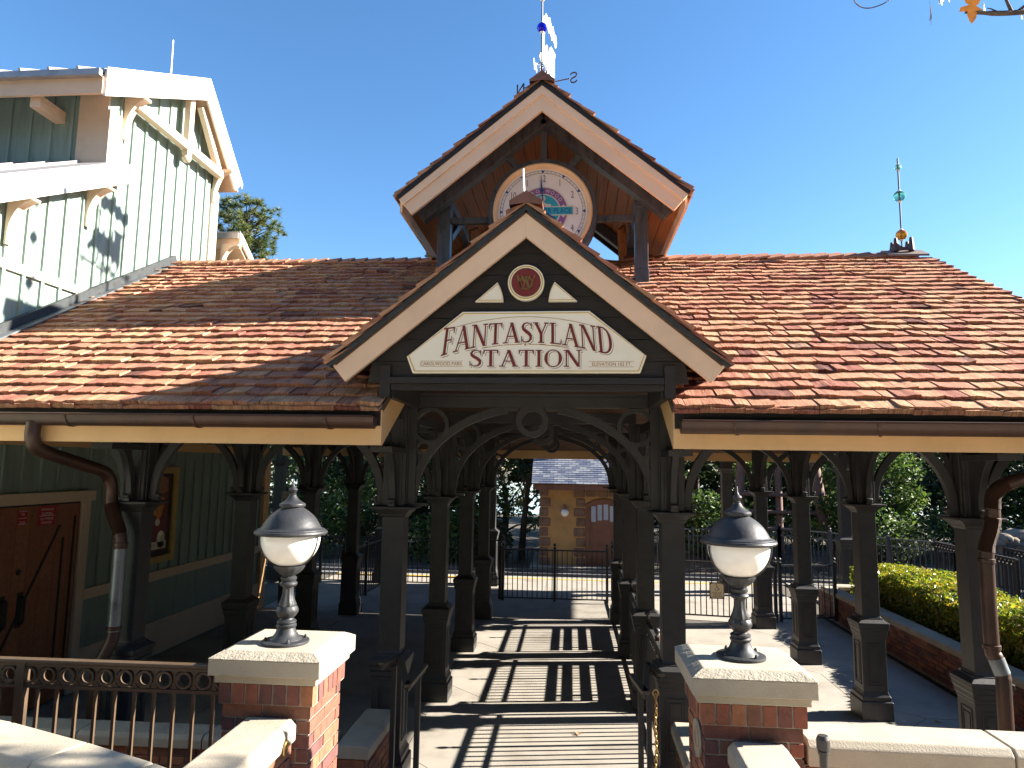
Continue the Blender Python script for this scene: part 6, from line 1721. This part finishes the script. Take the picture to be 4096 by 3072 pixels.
# pine above the green building and a tree top above the ridge
PT = thing('pine_tree', 'pine tree with tufted crown rising behind the green building', 'tree', (-11.9, 24, -0.06))
b = MB(); b.tube([(-11.9, 24, -0.06), (-12.0, 24, 6), (-12.1, 24, 12.2)], [0.28, 0.2, 0.05], 8)
rnd = random.Random(5); tufts = []
for k in range(80):
    zz = rnd.uniform(10.3, 12.45); R = 1.45*sqrt(max(0.03, 1-((zz-11.1)/1.5)**2)); a = rnd.uniform(0, 6.28); R *= rnd.uniform(0.35, 1)
    c_ = Vector((-12.05+R*cos(a), 24+R*sin(a), zz)); s0 = Vector((-12.05, 24, zz-0.5)); b.tube([s0, (s0+c_)/2, c_], [0.035, 0.022, 0.008], 5); tufts.append(c_)
b.build('trunk', M['bark'], PT)
mb = MB()
for c_ in tufts:
    for s in range(4):
        c2 = c_+Vector((rnd.uniform(-.25, .25), rnd.uniform(-.25, .25), rnd.uniform(-.1, .2))); tone = rnd.uniform(0.1, 0.95)
        for j in range(44):
            d_ = Vector((rnd.gauss(0, 1), rnd.gauss(0, 1), rnd.gauss(0.45, 0.8))).normalized(); q = d_.cross(Vector((rnd.gauss(0, 1), rnd.gauss(0, 1), 0.3))).normalized()*0.013
            L_ = rnd.uniform(0.14, 0.26)
            mb.add([tuple(c2-q), tuple(c2+q), tuple(c2+d_*L_)], [(0, 1, 2)], tone=tone)
mb.build('crown', M['needle'], PT)
tree('slender_tree', 'leafy tree top just above the roof ridge left of the clock gable', -4.2, 18.0+4, 10.2, 0.8, M['leaf_mid'], 1500, 0.15, 77, base=0.6, nblob=14)
# unseen woods added behind and right of the viewer to block low sky light
PW = MB(); k2 = 0
for i in range(30):
    leaf_quads(PW, (-34+68*i/29+random.uniform(-1, 1), -14+random.uniform(-2, 2), 8.6), (3.0, 2.2, 9.0), 520, 1.05, 2000+i, hollow=0.1)
for i in range(26):
    leaf_quads(PW, (25.5+random.uniform(-1.5, 1.5), -16+46*i/25, 4.6), (2.2, 2.6, 4.8), 420, 0.8, 2100+i, hollow=0.1)
PW.build('sky_block_woods', M['leaf_dark'], kind='stuff')
# hedge in the planter
HG = MB(); rnd = random.Random(3)
def hedge_pt():
    y = rnd.uniform(5.6, 14.9); wd_ = 0.62; t = rnd.uniform(-1, 1)
    return y, t
for k in range(30000):
    y = rnd.uniform(5.8, 14.9); xw = 5.62+0.02*sin(y*3); xe = 6.75
    fc_ = rnd.random()
    bumpz = 0.05*sin(y*2.1)+0.04*sin(y*5.3+1)
    topz = 1.05+bumpz
    if fc_ < 0.62:
        x = rnd.uniform(xw, xe); z = topz+rnd.gauss(0, 0.03)-0.25*max(0, (xw+0.18-x)/0.18)**2
        up = 1
    elif fc_ < 0.92:
        x = xw+abs(rnd.gauss(0, 0.06)); z = rnd.uniform(0.45, topz-0.02); up = 0.25
    else:
        x = rnd.uniform(xw, xe); z = rnd.uniform(0.45, topz); up = 0.5
    p = Vector((x, y, z))
    n_ = Vector((rnd.gauss(-0.15 if up == 1 else -1, 0.5), rnd.gauss(0, 0.5), rnd.gauss(0.9*up+0.1, 0.45))).normalized()
    a = n_.cross(Vector((rnd.gauss(0, 1), rnd.gauss(0, 1), rnd.gauss(0, 1)))).normalized(); q = n_.cross(a)
    s_ = rnd.uniform(0.045, 0.085); wv = s_*0.55
    HG.add([tuple(p-a*s_*0.5), tuple(p+q*wv*0.5+n_*0.008), tuple(p+a*s_*0.5), tuple(p-q*wv*0.5+n_*0.008)], [(0, 1, 2, 3)], tone=min(1, max(0, rnd.gauss(0.5, 0.3))))
HT = thing('clipped_hedge', 'sunlit yellow green clipped hedge in the brick planter', 'hedge', (6.2, 10.4, 0.4))
HG.build('foliage', M['leaf_hedge'], HT)
b = MB(); b.box(5.72, 6.66, 5.9, 14.8, 0.401, 0.92); b.build('inner_twigs', M['soil'], HT)
# oak branch hanging into the top right corner
OB = thing('oak_tree', 'oak tree whose bare branch and autumn leaves hang into the upper right corner', 'tree', (8.8, 3.0, -0.05))
b = MB(); b.tube(spline([(8.8, 2.4, -0.05), (8.7, 2.5, 2.5), (8.2, 2.8, 4.4), (6.6, 3.6, 5.3), (5.2, 4.1, 5.7), (4.3, 4.2, 5.9)], 5), [0.2*(1-0.033*i) for i in range(26)], 9); b.tube(spline([(7.4, 3.2, 4.9), (5.5, 3.4, 5.4), (3.6, 3.4, 5.35)], 5), [0.06-0.004*i for i in range(11)], 8); b.build('trunk', M['bark'], OB)
b = MB()
for k in range(7): leaf_quads(b, (4.2+0.30*k, 3.72+0.12*(k % 4), 5.15+0.14*((k*3) % 5)), (0.36, 0.26, 0.26), 42, 0.15, 5000+k, hollow=0.0)
b.build('crown', M['leaf_yellow'], OB)
b = MB(); b.tube(spline([(3.6, 3.4, 5.35), (2.6, 3.25, 5.06), (2.2, 3.2, 5.035), (2.0, 3.2, 5.03), (1.845, 3.2, 5.045)], 5), [0.022]*6+[0.016]*6+[0.012]*5+[0.009]*4, 7)
b.tube([(2.05, 3.2, 5.035), (2.035, 3.2, 5.08), (2.0, 3.22, 5.25)], [0.009, 0.007, 0.004], 6)
b.tube([(2.08, 3.2, 5.04), (2.12, 3.18, 5.07), (2.2, 3.2, 5.16)], [0.007, 0.006, 0.004], 6)
b.tube([(1.99, 3.2, 5.038), (1.96, 3.2, 5.055), (1.94, 3.2, 5.06)], [0.003, 0.003, 0.002], 5)
b.tube(spline([(1.56, 3.25, 5.2), (1.50, 3.2, 5.118), (1.45, 3.2, 5.092), (1.40, 3.2, 5.083), (1.36, 3.2, 5.10), (1.34, 3.2, 5.14), (1.35, 3.2, 5.2)], 5), 0.0028, 5)
b.tube([(1.85, 3.2, 5.2), (1.845, 3.2, 5.13), (1.855, 3.2, 5.09)], 0.003, 5)
b.build('twigs', M['bark'], OB)
oak = [(0, -0.06), (0.012, -0.03), (0.045, -0.045), (0.03, -0.01), (0.016, 0.0), (0.05, 0.012), (0.055, 0.035), (0.02, 0.03), (0.022, 0.05), (0.012, 0.075), (0, 0.09), (-0.012, 0.072), (-0.022, 0.05), (-0.02, 0.028), (-0.055, 0.036), (-0.048, 0.012), (-0.016, 0.0), (-0.03, -0.012), (-0.044, -0.045), (-0.012, -0.03)]
def oakleaf(c_, s, rot, tilt, mt):
    R = Matrix.Translation(c_) @ Matrix.Rotation(tilt, 4, 'Z') @ Matrix.Rotation(rot, 4, 'Y') @ Matrix.Scale(s, 4)
    b = MB(); f_ = lambda a, z, d: tuple(R @ Vector((a, d+0.25*a*a/0.05*0.4, z)))
    b.prism(oak, f_, -0.0006, 0.0006)
    return b.build('oak_leaf', mt, OB)
oakleaf((1.872, 3.19, 5.07), 1.05, pi+0.1, 0.1, M['orange'])
oakleaf((1.69, 3.2, 5.045), 0.85, 0.55, 1.15, M['dry'])
oakleaf((1.735, 3.2, 5.115), 0.5, 1.2, 0.7, M['dry'])
oakleaf((1.77, 3.2, 5.13), 0.5, -1.2, 0.5, M['red'])
oakleaf((1.93, 3.2, 5.07), 0.4, 2.2, 0.9, M['dry'])
oakleaf((2.09, 3.2, 5.02), 0.3, 2.0, 0.8, M['orange'])
# a few fallen leaves
for i, (x, y, lab) in enumerate(((1.35, 8.2, 'single dry leaf on the paving behind the right lamp'), (3.05, 8.4, 'dry leaf on the sunny paving beside the second right column'), (4.3, 8.9, 'dry leaf on the shaded paving near the planter wall'), (2.9, 12.6, 'orange leaf at the foot of the third right column'), (0.1, 8.0, 'dry curled leaf on the striped walkway shadow'))):
    b = MB(); f_ = lambda a, z, d: (x+a*0.7, y+z*0.7, 0.006+d+abs(a)*0.25)
    b.prism(oak, f_, 0, 0.001); tag(b.build('fallen_leaf', M['orange'] if i == 3 else M['dry']), lab, 'leaf', 'leaves fallen on the paving')
